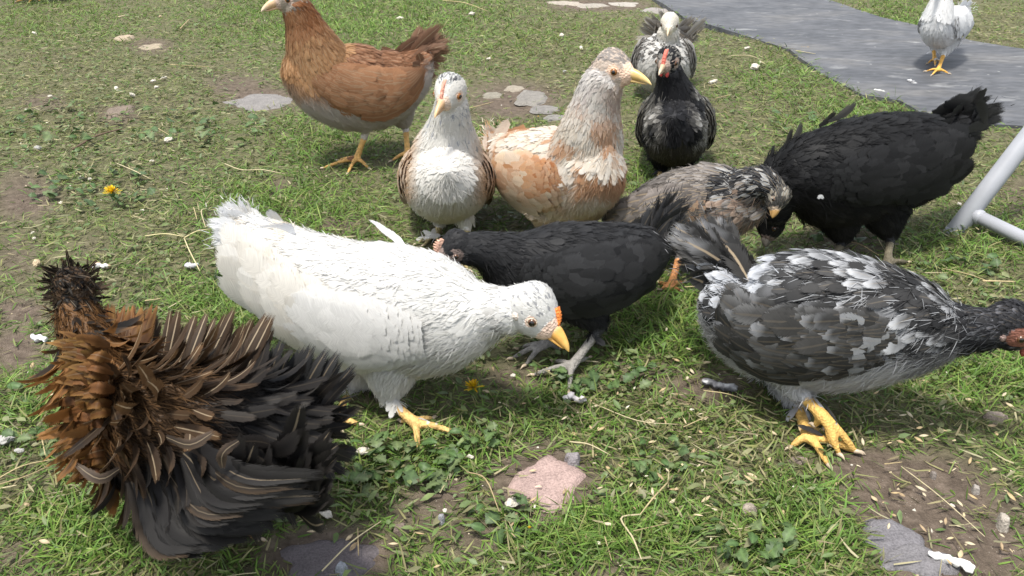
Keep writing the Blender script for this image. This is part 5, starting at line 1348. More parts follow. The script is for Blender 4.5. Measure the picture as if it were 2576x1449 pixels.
chicken(dict(seed=37, label='black and white splashed chicken with yellow legs in the right foreground', base=(2050, 1110), palette=pal_splash, heading=(.99, -.1, 0),
    torso=[(1838, 712, .90, 50, 48), (1866, 760, .885, 116, 92), (1930, 796, .865, 164, 128), (2030, 806, .84, 186, 146), (2140, 811, .82, 181, 142), (2245, 817, .805, 153, 122), (2330, 824, .795, 116, 98), (2385, 829, .79, 78, 72)],
    neck=[(2290, 824, .80, 112), (2370, 828, .792, 84), (2440, 828, .785, 62), (2500, 826, .78, 57)],
    head=dict(c=(2548, 826, .775), r=64, beak=(2660, 880, .755), face=(.20, .085, .06), beak_col=(.2, .17, .14), er=.17, eye=(.30, .72, .05), bare=.50, bare_f=.6, iris=M_IRIS_DK, ear=(.24, .17, .15), wattle=(.26, .07, .05),
              comb=dict(h=.3, col=(.45, .10, .07), teeth=6)),
    legs=[dict(hip=(2010, 920, .83), hock=(2016, 990, .805), foot=(2072, 1050), fz=.036, thigh=.040, toes=[(2110, 1142, .006), (2152, 1134, .006), (2092, 1118, .012), (2050, 1068, .022)]),
          dict(hip=(1996, 930, .86), hock=(2004, 1015, .835), foot=(2034, 1100), thigh=.036, toes=[(2084, 1172), (2158, 1136), (2068, 1080), (1990, 1124)])],
    leg_col=(.60, .37, .11), fscale=1.18, fluff=20000, slim=.94, lift=.17, curl=-.22, voxel=.0023, shank_r=.0064, individual=190, nscale=19, tipstart=.5, space=.62,
    wing=dict(t=(.74, .03), ang=(46, -32, 2), col=wing_splash, rows=9, per=10, flight=10, csize=1.1, fw=.13,
              fcol=lambda k, r: (A3(.030, .029, .028), A3(.045, .044, .043), A3(.075, .073, .07), .12)),
    tail=dict(root=(1848, 700, .90), w=.030, spread=.012, tips=[(1680, 586, .955), (1690, 566, .96), (1712, 560, .96), (1745, 548, .965), (1770, 538, .965), (1800, 544, .96), (1826, 566, .955), (1842, 596, .945), (1688, 622, .95), (1698, 668, .94), (1726, 706, .925), (1770, 742, .91)],
              col=lambda k, r: (A3(.022, .021, .020), A3(.06, .06, .06) if r.random() < .6 else A3(.36, .36, .37), A3(.045, .044, .043), .75 if r.random() < .6 else .2), coverts=30, tipstart=.72, fluff=700)))

# ---- curly-feathered (frizzled) chicken in the left foreground
def pal_friz(reg, t, up, n1, r1, P, lat):
    n = len(reg)
    px, py = proj(P)
    blk = mix(full(n, (.010, .009, .009)), full(n, (.026, .023, .021)), r1)
    brn = mix(full(n, (.030, .018, .010)), full(n, (.080, .045, .022)), r1)
    org = mix(full(n, (.17, .075, .022)), full(n, (.30, .150, .055)), r1)
    ko = smooth01((330 + 60 * (n1 - .5) * 4 - px) / 140) * (reg != HEAD)
    ko = np.maximum(ko, smooth01((900 - py) / 70) * smooth01((430 - px) / 90) * (reg != HEAD))
    kb = smooth01((620 + 120 * (n1 - .5) * 2 - px) / 160) * smooth01((1190 - py) / 180)
    base = mix(blk, brn, kb); base = mix(base, org, ko)
    base = sel((reg == HEAD) | ((reg == NECK) & (t > .45)), mix(full(n, (.010, .009, .008)), full(n, (.030, .022, .016)), r1), base)
    base = sel(((reg == HEAD) | ((reg == NECK) & (t > .5))) & (up < .1) & (r1 < .7), mix(full(n, (.06, .042, .030)), full(n, (.15, .11, .08)), r1), base)
    tip = mix(base * 1.25, mix(base * .7, full(n, (.13, .072, .032)), (r1 > .6)), kb)
    tip = mix(tip, org * 1.05, ko)
    sh = np.where(kb > .4, np.where(r1 > .5, .6, .1), .05) * (1 - ko)
    return base, tip, mix(base * 1.3, base * .7, ko * .0), sh
def friz_shape(g, t, P, Nn, L, W, th0, kap, r):
    b = (g == TORSO) | ((g == NECK) & (t < .5))
    L = np.where(b, r.uniform(.030, .050, len(L)), L * .9); W = np.where(b, L * r.uniform(.20, .34, len(L)), W)
    th0 = np.where(b, r.uniform(.15, .65, len(L)), th0 + .25); kap = np.where(b, r.uniform(.2, 1.3, len(L)), r.uniform(.2, .9, len(L)))
    h = (g == HEAD) | ((g == NECK) & (t > .6))
    L = np.where(h, r.uniform(.009, .018, len(L)), L); W = np.where(h, .0028, W); th0 = np.where(h, r.uniform(.4, 1.1, len(L)), th0); kap = np.where(h, r.uniform(-.5, .1, len(L)), kap)
    return L, W, th0, kap
_r = np.random.default_rng(99)
def DKQ():
    k = _r.uniform(.7, 2.0); return (A3(.012, .011, .011) * k, A3(.018, .017, .016) * k, A3(.020, .019, .018) * k, .0 if _r.random() < .8 else .3)
TANQ = (A3(.02, .017, .015), A3(.035, .028, .023), A3(.09, .062, .04), .2)
def OR():
    k = _r.uniform(.55, 1.15); g = _r.uniform(.85, 1.2)
    return (A3(.10, .042, .014) * k, A3(.30, .145 * g, .050 * g) * k, A3(.27, .13 * g, .045) * k, .2 if _r.random() < .3 else 0.)
friz_q = []
for k in range(26):       # the long wing and tail feathers sweeping down to the right
    u = k / 25
    x0, y0 = 330 + 170 * u + _r.uniform(-30, 30), 1215 - 85 * u + _r.uniform(-40, 24); x1, y1 = 480 + 340 * u, 1400 - 175 * u ** 1.4 + _r.uniform(-34, 22)
    friz_q.append(dict(name='flight_feather', pts=[(x0, y0, .558), (x0 + .38 * (x1 - x0), y0 + .80 * (y1 - y0) + 14, .525), (x1, y1, .515 + .02 * u)], w=_r.uniform(.010, .019), col=DKQ() if k % 23 else TANQ))
for k in range(14):
    u = k / 13
    x0, y0 = 420 + 120 * u + _r.uniform(-30, 30), 1180 - 40 * u + _r.uniform(-40, 24); x1, y1 = 560 + 230 * u, 1325 - 130 * u
    friz_q.append(dict(name='flight_feather', pts=[(x0, y0, .552), (x0 + .4 * (x1 - x0), y0 + .8 * (y1 - y0) + 12, .515), (x1, y1, .505)], w=.0095, col=DKQ() if k % 7 != 3 else TANQ))
for k in range(24):       # dark plumes standing up along the rump on the right
    u = k / 23
    x1, y1 = 610 + 285 * u + _r.uniform(-12, 12), 855 + 50 * u * u + _r.uniform(-18, 22)
    x0, y0 = 600 + 190 * u, 1040 + 40 * u
    friz_q.append(dict(name='tail_feather', pts=[(x0, y0, .66), (.5 * (x0 + x1) - 12, .5 * (y0 + y1), .67), (x1, y1, .685)], w=_r.uniform(.009, .016), col=(A3(.014, .014, .014), A3(.040, .039, .040), A3(.03, .03, .03), .25)))
for k in range(34):       # striped upright feathers along the back
    u = k / 33
    x0, y0 = 290 + 330 * u, 925 + 60 * u + _r.uniform(-15, 15); x1, y1 = x0 + 30 + 60 * u + _r.uniform(-25, 25), 800 - 18 * math.sin(u * 3.1) + _r.uniform(-14, 30)
    friz_q.append(dict(name='back_feather', pts=[(x0, y0, .655), (.5 * (x0 + x1), .5 * (y0 + y1), .675), (x1, y1, .70)], w=_r.uniform(.008, .013), col=(A3(.030, .020, .013), A3(.085, .052, .03), A3(.06, .036, .02), .8)))
for k in range(95):       # the orange ruff fanning to the left
    u = k / 94; v = _r.random()
    x0, y0 = 215 + 75 * v, 870 + 300 * u; x1 = x0 - 75 - 35 * _r.random(); y1 = y0 - 26 + 75 * u + _r.uniform(-20, 20)
    friz_q.append(dict(name='neck_feather', pts=[(x0, y0, .60 - .02 * v), (.5 * (x0 + x1), .5 * (y0 + y1) - 8, .595 - .03 * v), (x1, y1, .60)], w=_r.uniform(.006, .012), col=OR(), prof='point'))
for k in range(42):
    u = k / 41
    x0, y0 = 235 + 130 * u, 850 + 20 * u; x1 = x0 - 15 + 50 * u + _r.uniform(-15, 15); y1 = 775 + _r.uniform(-14, 22)
    friz_q.append(dict(name='neck_feather', pts=[(x0, y0, .66), (.5 * (x0 + x1), .5 * (y0 + y1), .675), (x1, y1, .70)], w=_r.uniform(.006, .012), col=OR(), prof='point'))
for (x0, y0, x1, y1, bx, by) in [(300, 1180, 190, 1168, 250, 1205), (420, 1100, 540, 1085, 480, 1118), (570, 1190, 660, 1215, 610, 1228), (600, 1110, 560, 1180, 560, 1140)]:
    friz_q.append(dict(name='curled_feather', pts=[(x0, y0, .53), (bx, by, .515), (x1, y1, .52)], w=.0085, col=(A3(.040, .030, .024), A3(.075, .056, .044), A3(.12, .085, .06), .45)))
for k in range(44):       # black plumes curling up along the belly and the right side
    u = k / 43; a = _r.uniform(-1.2, .9)
    x0 = 520 + 260 * _r.random(); y0 = 1120 + 170 * _r.random(); l = _r.uniform(70, 120)
    x1 = x0 + l * math.cos(a); y1 = y0 + l * math.sin(a)
    friz_q.append(dict(name='belly_feather', pts=[(x0, y0, .575), (.5 * (x0 + x1) + 8, .5 * (y0 + y1) + 12, .545), (x1, y1 - 14, .535)], w=_r.uniform(.010, .017), col=(A3(.012, .011, .011), A3(.022, .020, .019) * _r.uniform(.7, 1.6), A3(.026, .023, .021), .35 if _r.random() < .25 else 0.)))
chicken(dict(seed=41, label='curly-feathered black and orange chicken with ruffled plumage in the left foreground', base=(520, 1400), palette=pal_friz, heading=(-.93, .36, 0),
    torso=[(790, 1050, .635, 60, 50), (730, 1070, .63, 130, 90), (630, 1100, .615, 178, 130), (510, 1110, .60, 196, 148), (400, 1090, .605, 186, 140), (310, 1035, .625, 140, 112), (265, 985, .645, 84, 76)],
    neck=[(300, 985, .635, 112), (245, 900, .655, 84), (208, 825, .672, 66), (192, 775, .685, 56)],
    head=dict(c=(184, 730, .695), r=58, beak=(128, 742, .785), face=(.05, .035, .03), beak_col=(.08, .07, .06), er=.15, bare=.2),
    legs=[dict(hip=(590, 1200, .62), hock=(620, 1270, .645), foot=(590, 1330), thigh=.030, dir=160), dict(hip=(540, 1190, .65), hock=(560, 1260, .67), foot=(530, 1312), thigh=.030, dir=160)],
    leg_col=(.35, .2, .08), fscale=.9, fluff=22000, slim=.97, shape=friz_shape, individual=110, nscale=24, lift=.3, mess=.55, space=.95, prof='long', soft=.3, tipstart=.55, voxel=.0024,
    spot=lambda g, t, P, r: (proj(P)[0] < 330) * (r.random(len(P)) < .6) * 1.0, quills=friz_q))

# ---- another chicken beyond the top left corner: only its feet reach into the picture
def copy_tree(o, parent=None):
    k = o.copy(); COL.objects.link(k); k.parent = parent
    for ch in list(o.children): copy_tree(ch, k)
    return k
far_hen = copy_tree(brown_hen)
g_ = gnd(86, 6); far_hen.location = (g_[0], g_[1], gz(g_[0], g_[1])); far_hen.rotation_euler = (0, 0, R_(12))
far_hen['label'] = 'chicken at the top left corner of which only the feet are in view'
# ================================================================== SMALL THINGS ON THE GROUND
def tint(me_v, c, v=.12): return np.clip(np.tile(c, (len(me_v), 1)) * (1 + rng.uniform(-v, v, (len(me_v), 1))), 0, .85)
M_CRUMB = attr_mat('bread', .85, .1, 520, .5, .0, .15, 260)
M_DROP = attr_mat('dropping', .7, .2, 300, .4, .0, .2, 200)
# ---- bread crumbs: px, py, width in pixels, label
CR = [(915, 1155, 34, 'large white bread crumb on the dark broad-leaved weed'), (820, 1296, 36, 'white bread crumb against the right side of the curly chicken'),
      (1290, 1282, 46, 'largest white bread crumb, in front of the pink stone'), (1183, 1156, 18, 'small round bread crumb between the weed and the pink stone'),
      (20, 1128, 38, 'greyish crumb at the left edge beside the curly chicken'), (56, 1158, 24, 'smaller grey crumb just right of the crumb at the left edge'),
      (425, 366, 22, 'bright white crumb in leafy grass in front of the brown chicken'), (97, 379, 18, 'long greyish crumb near the left edge'),
      (207, 460, 16, 'left one of a pair of crumbs above the dandelion'), (229, 463, 12, 'right one of a pair of crumbs above the dandelion'),
      (384, 416, 13, 'crumb next to a dark clod in the leafy grass'), (412, 197, 17, 'topmost crumb of the cluster on the left lawn'), (386, 210, 15, 'middle crumb of the cluster on the left lawn'),
      (395, 226, 13, 'round lower crumb of the cluster on the left lawn'), (296, 235, 16, 'crumb left of the cluster on the left lawn'), (335, 253, 15, 'flat crumb below the cluster on the left lawn'),
      (130, 257, 14, 'crumb on the bare patch near the left edge'), (88, 90, 12, 'small crumb far back in the upper left grass'), (405, 48, 10, 'tiny crumb behind the tan stones'),
      (70, 290, 10, 'tiny crumb in the left grass in front of a bare patch'), (1187, 41, 16, 'crumb on the green lawn at the top centre'), (1008, 52, 18, 'crumb above the tail of the brown chicken'),
      (1413, 95, 15, 'crumb on the lawn above the buff chicken'), (1462, 133, 13, 'crumb close behind the head of the buff chicken'), (1420, 188, 11, 'tiny crumb left of the buff head, behind grey stones'),
      (1229, 151, 11, 'crumb between the brown tail and the speckled head'), (1878, 131, 14, 'crumb on dry grass close to the path'), (1898, 177, 22, 'largest crumb of three near the path edge'),
      (1793, 209, 22, 'long flat crumb beside the small black chicken'), (1911, 163, 9, 'tiny crumb touching the largest crumb near the path'),
      (155, 515, 11, 'small crumb left of the dandelion'), (361, 540, 9, 'tiny crumb right of the dandelion'), (84, 592, 9, 'upper of two tiny crumbs near the left edge'), (88, 608, 9, 'lower of two tiny crumbs near the left edge'),
      (95, 674, 22, 'tan crumb above the crest of the curly chicken'), (1290, 947, 14, 'small crumb under the beak of the white chicken'), (2393, 1278, 14, 'white chip on the bare soil at the lower right'),
      (2140, 1182, 7, 'tiny white speck on soil in front of the yellow feet'), (1992, 1247, 8, 'white speck in grass right of the pink stone'), (2412, 520, 12, 'crumb behind the big black chicken near the metal leg'),
      (1345, 1290, 10, 'little crumb right of the largest crumb'), (2372, 473, 12, 'crumb at the tail of the big black chicken'), (1120, 1300, 12, 'small crumb above the pale pebble'), (1265, 1442, 9, 'crumb at the bottom edge below the dandelion bud')]
for i, (px, py, w, lab) in enumerate(CR):
    p = np.array(gnd(px, py)); p[2] = gz(p[0], p[1]); r = .5 * w * mpp(p); sd = i * 5.3
    bm = bmesh.new(); bmesh.ops.create_icosphere(bm, subdivisions=3, radius=1)
    sx, sy, sz = 1.0, random.uniform(.6, .85), random.uniform(.45, .65)
    for v in bm.verts:
        c = v.co.copy()
        k = 1 + .35 * mnoise.noise(c * 1.3 + Vector((sd, 0, 0))) + .22 * mnoise.noise(c * 3.1 + Vector((0, sd, 0))) + .12 * mnoise.noise(c * 7 + Vector((0, 0, sd)))
        v.co = Vector((c.x * sx * r * k, c.y * sy * r * k, c.z * sz * r * k))
    me = bpy.data.meshes.new('bread_crumb'); bm.to_mesh(me); bm.free()
    V, _ = mesh_np(me)
    base = (.52, .48, .41) if 'tan' not in lab else (.42, .33, .22)
    if 'grey' in lab: base = (.36, .35, .33)
    cc = np.concatenate([tint(V, base, .08), np.zeros((len(V), 1))], 1).astype(np.float32)
    a = me.color_attributes.new('Col', 'FLOAT_COLOR', 'POINT'); a.data.foreach_set('color', cc.ravel())
    me.materials.append(M_CRUMB)
    o = link('bread_crumb', me, None, None, label=lab, category='crumb', group='bread crumbs scattered on the lawn')
    o.location = (p[0], p[1], p[2] + .006 + r * sz * .6); o.rotation_euler = (random.uniform(-.4, .4), random.uniform(-.4, .4), random.uniform(0, 6.28))

# ---- droppings
def dropping(px0, py0, px1, py1, w, lab, ca, cb, seed):
    a = np.array(gnd(px0, py0)); b = np.array(gnd(px1, py1)); r = .5 * w * mpp(a); z0 = gz(a[0], a[1]) + .005
    pts = [a + (b - a) * u + np.array([0, 0, z0 + r * .6]) + rng.normal(0, r * .22, 3) for u in np.linspace(0, 1, 9)]
    rad = r * np.array([.45, .9, .8, 1.05, .75, 1.0, .8, .95, .4]) * rng.uniform(.8, 1.15, 9)
    v, q, t = tube_geo(pts, rad, 14, 22, .8)
    ctr = v.mean(0); PA = np.array(pts)
    cl = PA[np.linalg.norm(v[:, None] - PA[None], axis=2).argmin(1)]
    v = cl + (v - cl) * np.array([1 + .5 * mnoise.noise(Vector(x) * 260 + Vector((seed, 0, 0))) + .3 * mnoise.noise(Vector(x) * 700) for x in v])[:, None]
    k = np.array([1 + .22 * mnoise.noise(Vector(x) * 180 + Vector((seed, 0, 0))) for x in v])
    n1 = np.array([mnoise.noise(Vector(x) * 70 + Vector((0, seed, 0))) for x in v])
    c = mix(np.array(ca), np.array(cb), smooth01(n1 * 1.6 + .5))
    link('bird_dropping', quick_mesh('bird_dropping', v, q, np.concatenate([c, np.zeros((len(c), 1))], 1), None, M_DROP, tris=t), None, (ctr[0], ctr[1], 0), label=lab, category='dropping', group='droppings on the ground')
WH, DG, BR = (.66, .66, .66), (.10, .10, .11), (.16, .12, .085)
dropping(1765, 972, 1852, 1000, 24, 'grey and white twisted dropping under the tail of the splashed chicken', WH, DG, 1)
dropping(1418, 1000, 1470, 1012, 22, 'crumbly white dropping right of the yellow dandelion', (.7, .66, .66), (.45, .42, .42), 2)
dropping(2335, 1415, 2440, 1448, 30, 'long chalk-white dropping at the bottom edge on the right', (.75, .74, .72), (.6, .58, .55), 3)
dropping(238, 687, 282, 690, 15, 'white dropping with a brown end behind the crest of the curly chicken', WH, (.36, .25, .15), 4)
dropping(82, 856, 118, 860, 20, 'white dropping left of the orange ruff', (.66, .66, .66), (.35, .35, .35), 5)
dropping(470, 678, 500, 684, 16, 'grey-white dropping by the forked straw', (.55, .55, .56), DG, 6)
dropping(2282, 214, 2302, 220, 12, 'white and dark dropping on the path in front of the white chicken', (.7, .7, .7), DG, 7)
dropping(2090, 120, 2120, 124, 9, 'brown dropping in the middle of the path', BR, (.3, .26, .2), 8)
dropping(2010, 126, 2042, 127, 8, 'flat brown dropping near the left edge of the path', BR, (.22, .18, .13), 9)
dropping(2196, 235, 2224, 240, 9, 'white smear of dropping at the grassy edge of the path', (.6, .6, .58), (.4, .4, .38), 10)

# ---- straw, stalks and twigs
def stalk(pts, w, lab, col=(.46, .37, .20), name='straw', z=.010, cat='straw', group='dry straw and stalks on the lawn', parent=None, lab_on=True):
    P = []
    for i, p in enumerate(pts):
        g = np.array(gnd(p[0], p[1])); g[2] = gz(g[0], g[1]) + z + (.004 if 0 < i < len(pts) - 1 else 0) + rng.uniform(0, .004); P.append(g)
    r = .38 * w * mpp(P[0]); c0 = P[0]
    v, q, t = tube_geo(P, np.array([r] * (len(P) - 1) + [r * .6]), 6, max(8, 3 * len(P)), .7)
    kw = dict(label=lab, category=cat, group=group) if lab_on else {}
    if parent is None:
        return link(name, quick_mesh(name, v, q, np.concatenate([tint(v, col, .1), np.zeros((len(v), 1))], 1), None, M_DRY, tris=t), None, c0, **kw)
    return link(name, quick_mesh(name, v, q, np.concatenate([tint(v, col, .1), np.zeros((len(v), 1))], 1), None, M_DRY, tris=t), parent, np.array(parent.location), **kw)
fs_ = stalk([(370, 616), (420, 617), (467, 619)], 5.5, 'forked pale straw lying below the tail of the white chicken', (.50, .44, .24))
stalk([(467, 619), (500, 608), (534, 601)], 4.5, '', (.50, .44, .24), 'branch', parent=fs_, lab_on=False)
stalk([(467, 619), (482, 660), (496, 684), (506, 700)], 4.5, '', (.48, .42, .24), 'branch', parent=fs_, lab_on=False)
ST = [([(492, 548), (500, 577)], 4, 'short upright-pointing straw above the forked straw'), ([(523, 548), (512, 565), (521, 593)], 4, 'bent straw between the forked straw and the white tail'),
      ([(812, 1449), (885, 1392), (960, 1333)], 6, 'long straw crossing the purple-grey stone'), ([(902, 1350), (904, 1418)], 6, 'short thick straw standing out on the purple-grey stone'),
      ([(1432, 1138), (1480, 1150), (1534, 1170)], 6, 'straw lying behind the pink stone'), ([(1175, 1205), (1222, 1240), (1256, 1310)], 6, 'curved stalk left of the pink stone'),
      ([(1676, 1243), (1640, 1295), (1605, 1336)], 6, 'long thin stalk in grass to the right of the pink stone'), ([(1605, 1336), (1559, 1349), (1588, 1400), (1610, 1448)], 7, 'kinked stalk running to the bottom edge'),
      ([(2262, 1194), (2360, 1272), (2470, 1372)], 4.5, 'long thin twig across the bare soil on the right'), ([(2367, 693), (2425, 716), (2470, 731)], 4.5, 'thin stalk in front of the metal leg'),
      ([(2466, 731), (2547, 730)], 10, 'thick cut straw end beside the neck of the splashed chicken'), ([(1717, 750), (1765, 755), (1814, 761)], 6, 'straw under the tail of the splashed chicken'),
      ([(1837, 153), (1880, 156), (1914, 164)], 3.5, 'straw on dry grass left of the path'), ([(2000, 138), (2050, 146)], 3.5, 'straw at the very edge of the path'),
      ([(1115, 10), (1170, 20), (1225, 35)], 4, 'long straw on green lawn at the top centre'), ([(297, 423), (340, 450), (384, 464)], 4, 'pale stalk in the leafy grass at the left centre'),
      ([(567, 423), (610, 443), (664, 448), (718, 450)], 4.5, 'long curved straw in front of the brown chicken'), ([(397, 333), (434, 357)], 4, 'short straw pointing at the bright crumb'),
      ([(1519, 1386), (1536, 1447)], 5, 'upright-lying straw at the bottom edge, right of the dandelion bud'), ([(370, 778), (408, 772)], 6, 'short straw behind the orange ruff'),
      ([(1767, 1009), (1830, 1022), (1898, 1040)], 5, 'straw below the twisted dropping'), ([(1717, 1096), (1776, 1076)], 4.5, 'straw in the grass below the far pecking feet'),
      ([(2127, 616), (2160, 634), (2208, 657)], 5, 'straw between the feet of the big black chicken'), ([(0, 1245), (70, 1212), (147, 1183)], 5, 'uppermost straw of the bundle at the left edge'),
      ([(0, 1252), (80, 1232), (150, 1192)], 4.5, 'second straw of the bundle at the left edge'), ([(0, 1260), (52, 1252)], 7, 'short thick straw of the bundle at the left edge'), ([(113, 1126), (124, 1178)], 5, 'straw pointing down at the bundle on the left'),
      ([(1675, 300), (1842, 240)], 0, ''), ([(2230, 690), (2300, 705), (2380, 708)], 4, 'faint stalk behind the back of the splashed chicken'), ([(1180, 280), (1242, 262)], 4, 'straw beside the grey stones left of the buff chicken'),
      ([(1835, 250), (1798, 262)], 4, 'orange-tan straw between the small black chicken and the path'), ([(300, 52), (325, 46)], 5, 'pale straw at the upper left'), ([(455, 80), (478, 62)], 5, 'dry grass head at the upper left'), ([(430, 168), (530, 172)], 3.5, 'straw lying level on the left lawn'),
      ([(2205, 610), (2225, 655)], 3.5, 'thin straw leaning near the right leg of the big black chicken'), ([(1490, 1020), (1600, 1085), (1700, 1090)], 4, 'long brown stem in the grass left of the yellow feet'), ([(2090, 1085), (2180, 1100)], 0, ''),
      ([(2220, 1190), (2264, 1183)], 6, 'short straw on the soil by the yellow toes'), ([(1590, 1376), (1680, 1360)], 4, 'straw across the kinked stalk at the bottom'), ([(2320, 640), (2330, 675)], 0, '')]
for pts, w, lab in ST:
    if w: stalk(pts, w, lab, random.choice([(.38, .31, .17), (.32, .25, .14), (.43, .37, .23)]))
stalk([(185, 384), (245, 352), (307, 330)], 9, 'brown twig lying in the leafy grass on the left', (.11, .075, .05), 'twig', .008, 'twig')
stalk([(1690, 1020), (1760, 1050)], 6, 'dark twig in the grass behind the yellow feet', (.13, .09, .06), 'twig', .008, 'twig')

# ---- oat husks: pointed, hollow halves
def husk_mesh(k):
    nu, nv = 9, 5; V = []
    for i in range(nu):
        u = i / (nu - 1); w = math.sin(min(1, u * .96 + .03) * math.pi) ** .75
        for j in range(nv):
            a = math.pi * (j / (nv - 1)) - math.pi / 2
            V.append(((u - .5), .17 * w * math.sin(a), .10 * w * math.cos(a) + .02 * math.sin(u * 3 + k)))
    V = np.array(V); g = np.arange(nu * nv).reshape(nu, nv)
    q = np.stack([g[:-1, :-1], g[:-1, 1:], g[1:, 1:], g[1:, :-1]], -1).reshape(-1, 4)
    c = [(.42, .32, .18), (.48, .39, .25), (.34, .25, .15), (.50, .43, .30)][k]
    cc = np.tile(c, (len(V), 1)) * (1 - .25 * np.abs(V[:, :1]) * 2)
    return quick_mesh('oat_husk', V, q, np.concatenate([cc, np.zeros((len(V), 1))], 1), None, M_DRY)
HM = [husk_mesh(k) for k in range(4)]
placed = [(1690, 1215), (1706, 1240), (1722, 1260)]
HK = [(1512, 1095), (1508, 1245), (1420, 1255), (1605, 1250), (1605, 1300), (1648, 1310), (1560, 1190), (1585, 1250), (1810, 1210), (1930, 1175), (2005, 1120), (2110, 1020), (2030, 1010), (2540, 1020), (2300, 1085), (2320, 1110), (2370, 1100), (2400, 1110), (2260, 1130), (2340, 1080), (2440, 1160), (2500, 1180),
      (2375, 1325), (2410, 1330), (1945, 1365), (1772, 1280), (1660, 1215), (1350, 1010), (1300, 985), (1225, 1000), (1240, 940), (1420, 1065), (1440, 1050), (1720, 1080), (1745, 1040), (1640, 1010), (1760, 1100), (1880, 1010), (1990, 1075), (940, 1290), (1100, 1435), (880, 1365), (890, 1385), (1730, 900), (1760, 890), (1775, 925), (1790, 880), (1740, 940), (1700, 915), (1685, 1090), (1585, 1115), (2395, 1200), (2010, 1100), (1640, 1120)]
prng = random.Random(3)
while len(HK) < 165:
    x = prng.uniform(1250, 2570); y = prng.uniform(860, 1449)
    if prng.random() < .15: x = prng.uniform(0, 1250)
    if prng.random() < .5 and not (1400 < x < 1900 or x > 2150): continue
    HK.append((x, y))
HOBJ = []
for i, (px, py) in enumerate(HK):
    g = gnd(px, py); o = bpy.data.objects.new('oat_husk', HM[i % 4]); COL.objects.link(o)
    s = prng.uniform(.0065, .0125)
    o.scale = (s, s * prng.uniform(.8, 1.15), s); o.location = (g[0], g[1], gz(g[0], g[1]) + prng.uniform(.004, .013)); o.rotation_euler = (prng.uniform(-.7, .7) + (math.pi if prng.random() < .3 else 0), prng.uniform(-.35, .35), prng.uniform(0, 6.28))
    HOBJ.append((o, px, py)); o['category'] = 'husk'; o['group'] = 'oat husks scattered over the front of the lawn'
LMK = [('the pink stone', 1372, 1216), ('the small angular grey pebble', 1440, 1170), ('the largest bread crumb', 1290, 1282), ('the long blue-grey stone', 2240, 1362), ('the yellow feet of the splashed chicken', 2080, 1120),
       ('the twisted grey dropping', 1805, 988), ('the crumbly white dropping', 1444, 1006), ('the long chalk-white dropping', 2390, 1432), ('the grey foot of the charcoal chicken', 1435, 935), ('the foreground dandelion', 1192, 1030),
       ('the rough brown-grey stone', 1880, 1305), ('the pale pebble at the lower right', 2520, 1325), ('the flat brown stone under the neck', 2505, 1046), ('the beak of the white chicken', 1434, 882), ('the dandelion bud', 1331, 1380),
       ('the purple-grey stone', 836, 1400), ('the crumb on the dark weed', 915, 1155), ('the long twig on the soil', 2365, 1282), ('the kinked stalk at the bottom', 1580, 1390), ('the grey crumbs at the left edge', 35, 1142), ('the left dandelion', 290, 531),
       ('the white chip on the soil', 2393, 1278), ('the long stalk right of the pink stone', 1640, 1295), ('the tail of the splashed chicken', 1740, 700), ('the pale grey pebble', 1112, 1318), ('the white speck', 1992, 1247), ('the breast of the splashed chicken', 2300, 980), ('the dark twig', 1725, 1035), ('the left edge straw bundle', 80, 1225)]
cells = {}
for o, px, py in HOBJ:
    nm, lx, ly = min(LMK, key=lambda l: (l[1] - px) ** 2 + (1.5 * (l[2] - py)) ** 2)
    dx, dy = px - lx, (py - ly) * 1.5
    rel = ('right of' if dx > 0 else 'left of') if abs(dx) > abs(dy) else ('in front of' if dy > 0 else 'behind')
    cells.setdefault((nm, rel), []).append((dx * dx + dy * dy, o))
ORD = ['closest', 'second closest', 'third closest', 'fourth closest', 'fifth closest', 'sixth closest', 'seventh closest', 'eighth closest', 'ninth closest', 'tenth closest', 'eleventh closest', 'twelfth closest', 'farthest', 'farthest but one']
for (nm, rel), lst in cells.items():
    lst.sort(key=lambda x: x[0])
    for k, (_, o) in enumerate(lst): o['label'] = ('single oat husk ' if len(lst) == 1 else ORD[min(k, 13)] + ' oat husk ') + rel + ' ' + nm
# fine chaff: crumbs of husk that nobody could count
P, px, py = scatter(9000, lambda P, px, py: np.clip(.02 + .55 * patch(px, py, [(1680, 1080, 300, 150, 1), (2330, 1080, 260, 90, 1), (1760, 900, 120, 80, 1), (2350, 1280, 220, 150, .5), (1500, 1300, 250, 120, .4), (1280, 980, 150, 60, .6), (200, 400, 250, 200, .25), (1900, 1100, 150, 120, .5)]), 0, 1))
n = len(P); P[:, 2] += rng.uniform(.003, .012, n)
leaf_bits('chaff', P, rng.uniform(.003, .008, n), rng.uniform(.0015, .003, n), .3, pick([(.52, .42, .25), (.60, .52, .36), (.42, .31, .17), (.66, .62, .5)], n))

# ---- broad-leaved plants
def leaf_mesh(k):
    nu = 9; V = []
    for i in range(nu):
        u = i / (nu - 1); w = (math.sin(min(1, u * .93 + .05) * math.pi) ** .7) * (.27 + .05 * k) * (1 + .30 * math.cos(u * (16 + 5 * k)) * (k > 0))
        z = .16 * math.sin(u * 2.4) - .12 * u * u
        for j in (-1, -.5, 0, .5, 1):
            V.append((u, j * w, z + .10 * w * abs(j) + .03 * math.sin(7 * u + 3 * j + k)))
    V = np.array(V); g = np.arange(nu * 5).reshape(nu, 5)
    q = np.stack([g[:-1, :-1], g[:-1, 1:], g[1:, 1:], g[1:, :-1]], -1).reshape(-1, 4)
    c = np.array([(.062, .110, .036), (.080, .128, .044), (.105, .140, .060), (.058, .095, .036)][k])
    mid = (np.abs(np.tile([-1, -.5, 0, .5, 1], nu)) < .1)[:, None]
    cc = np.where(mid, c * 1.5, c * (1 + .15 * np.sin(V[:, :1] * 20)))
    return quick_mesh('leaf', V, q, np.concatenate([cc, np.zeros((len(V), 1))], 1), None, M_LEAF)
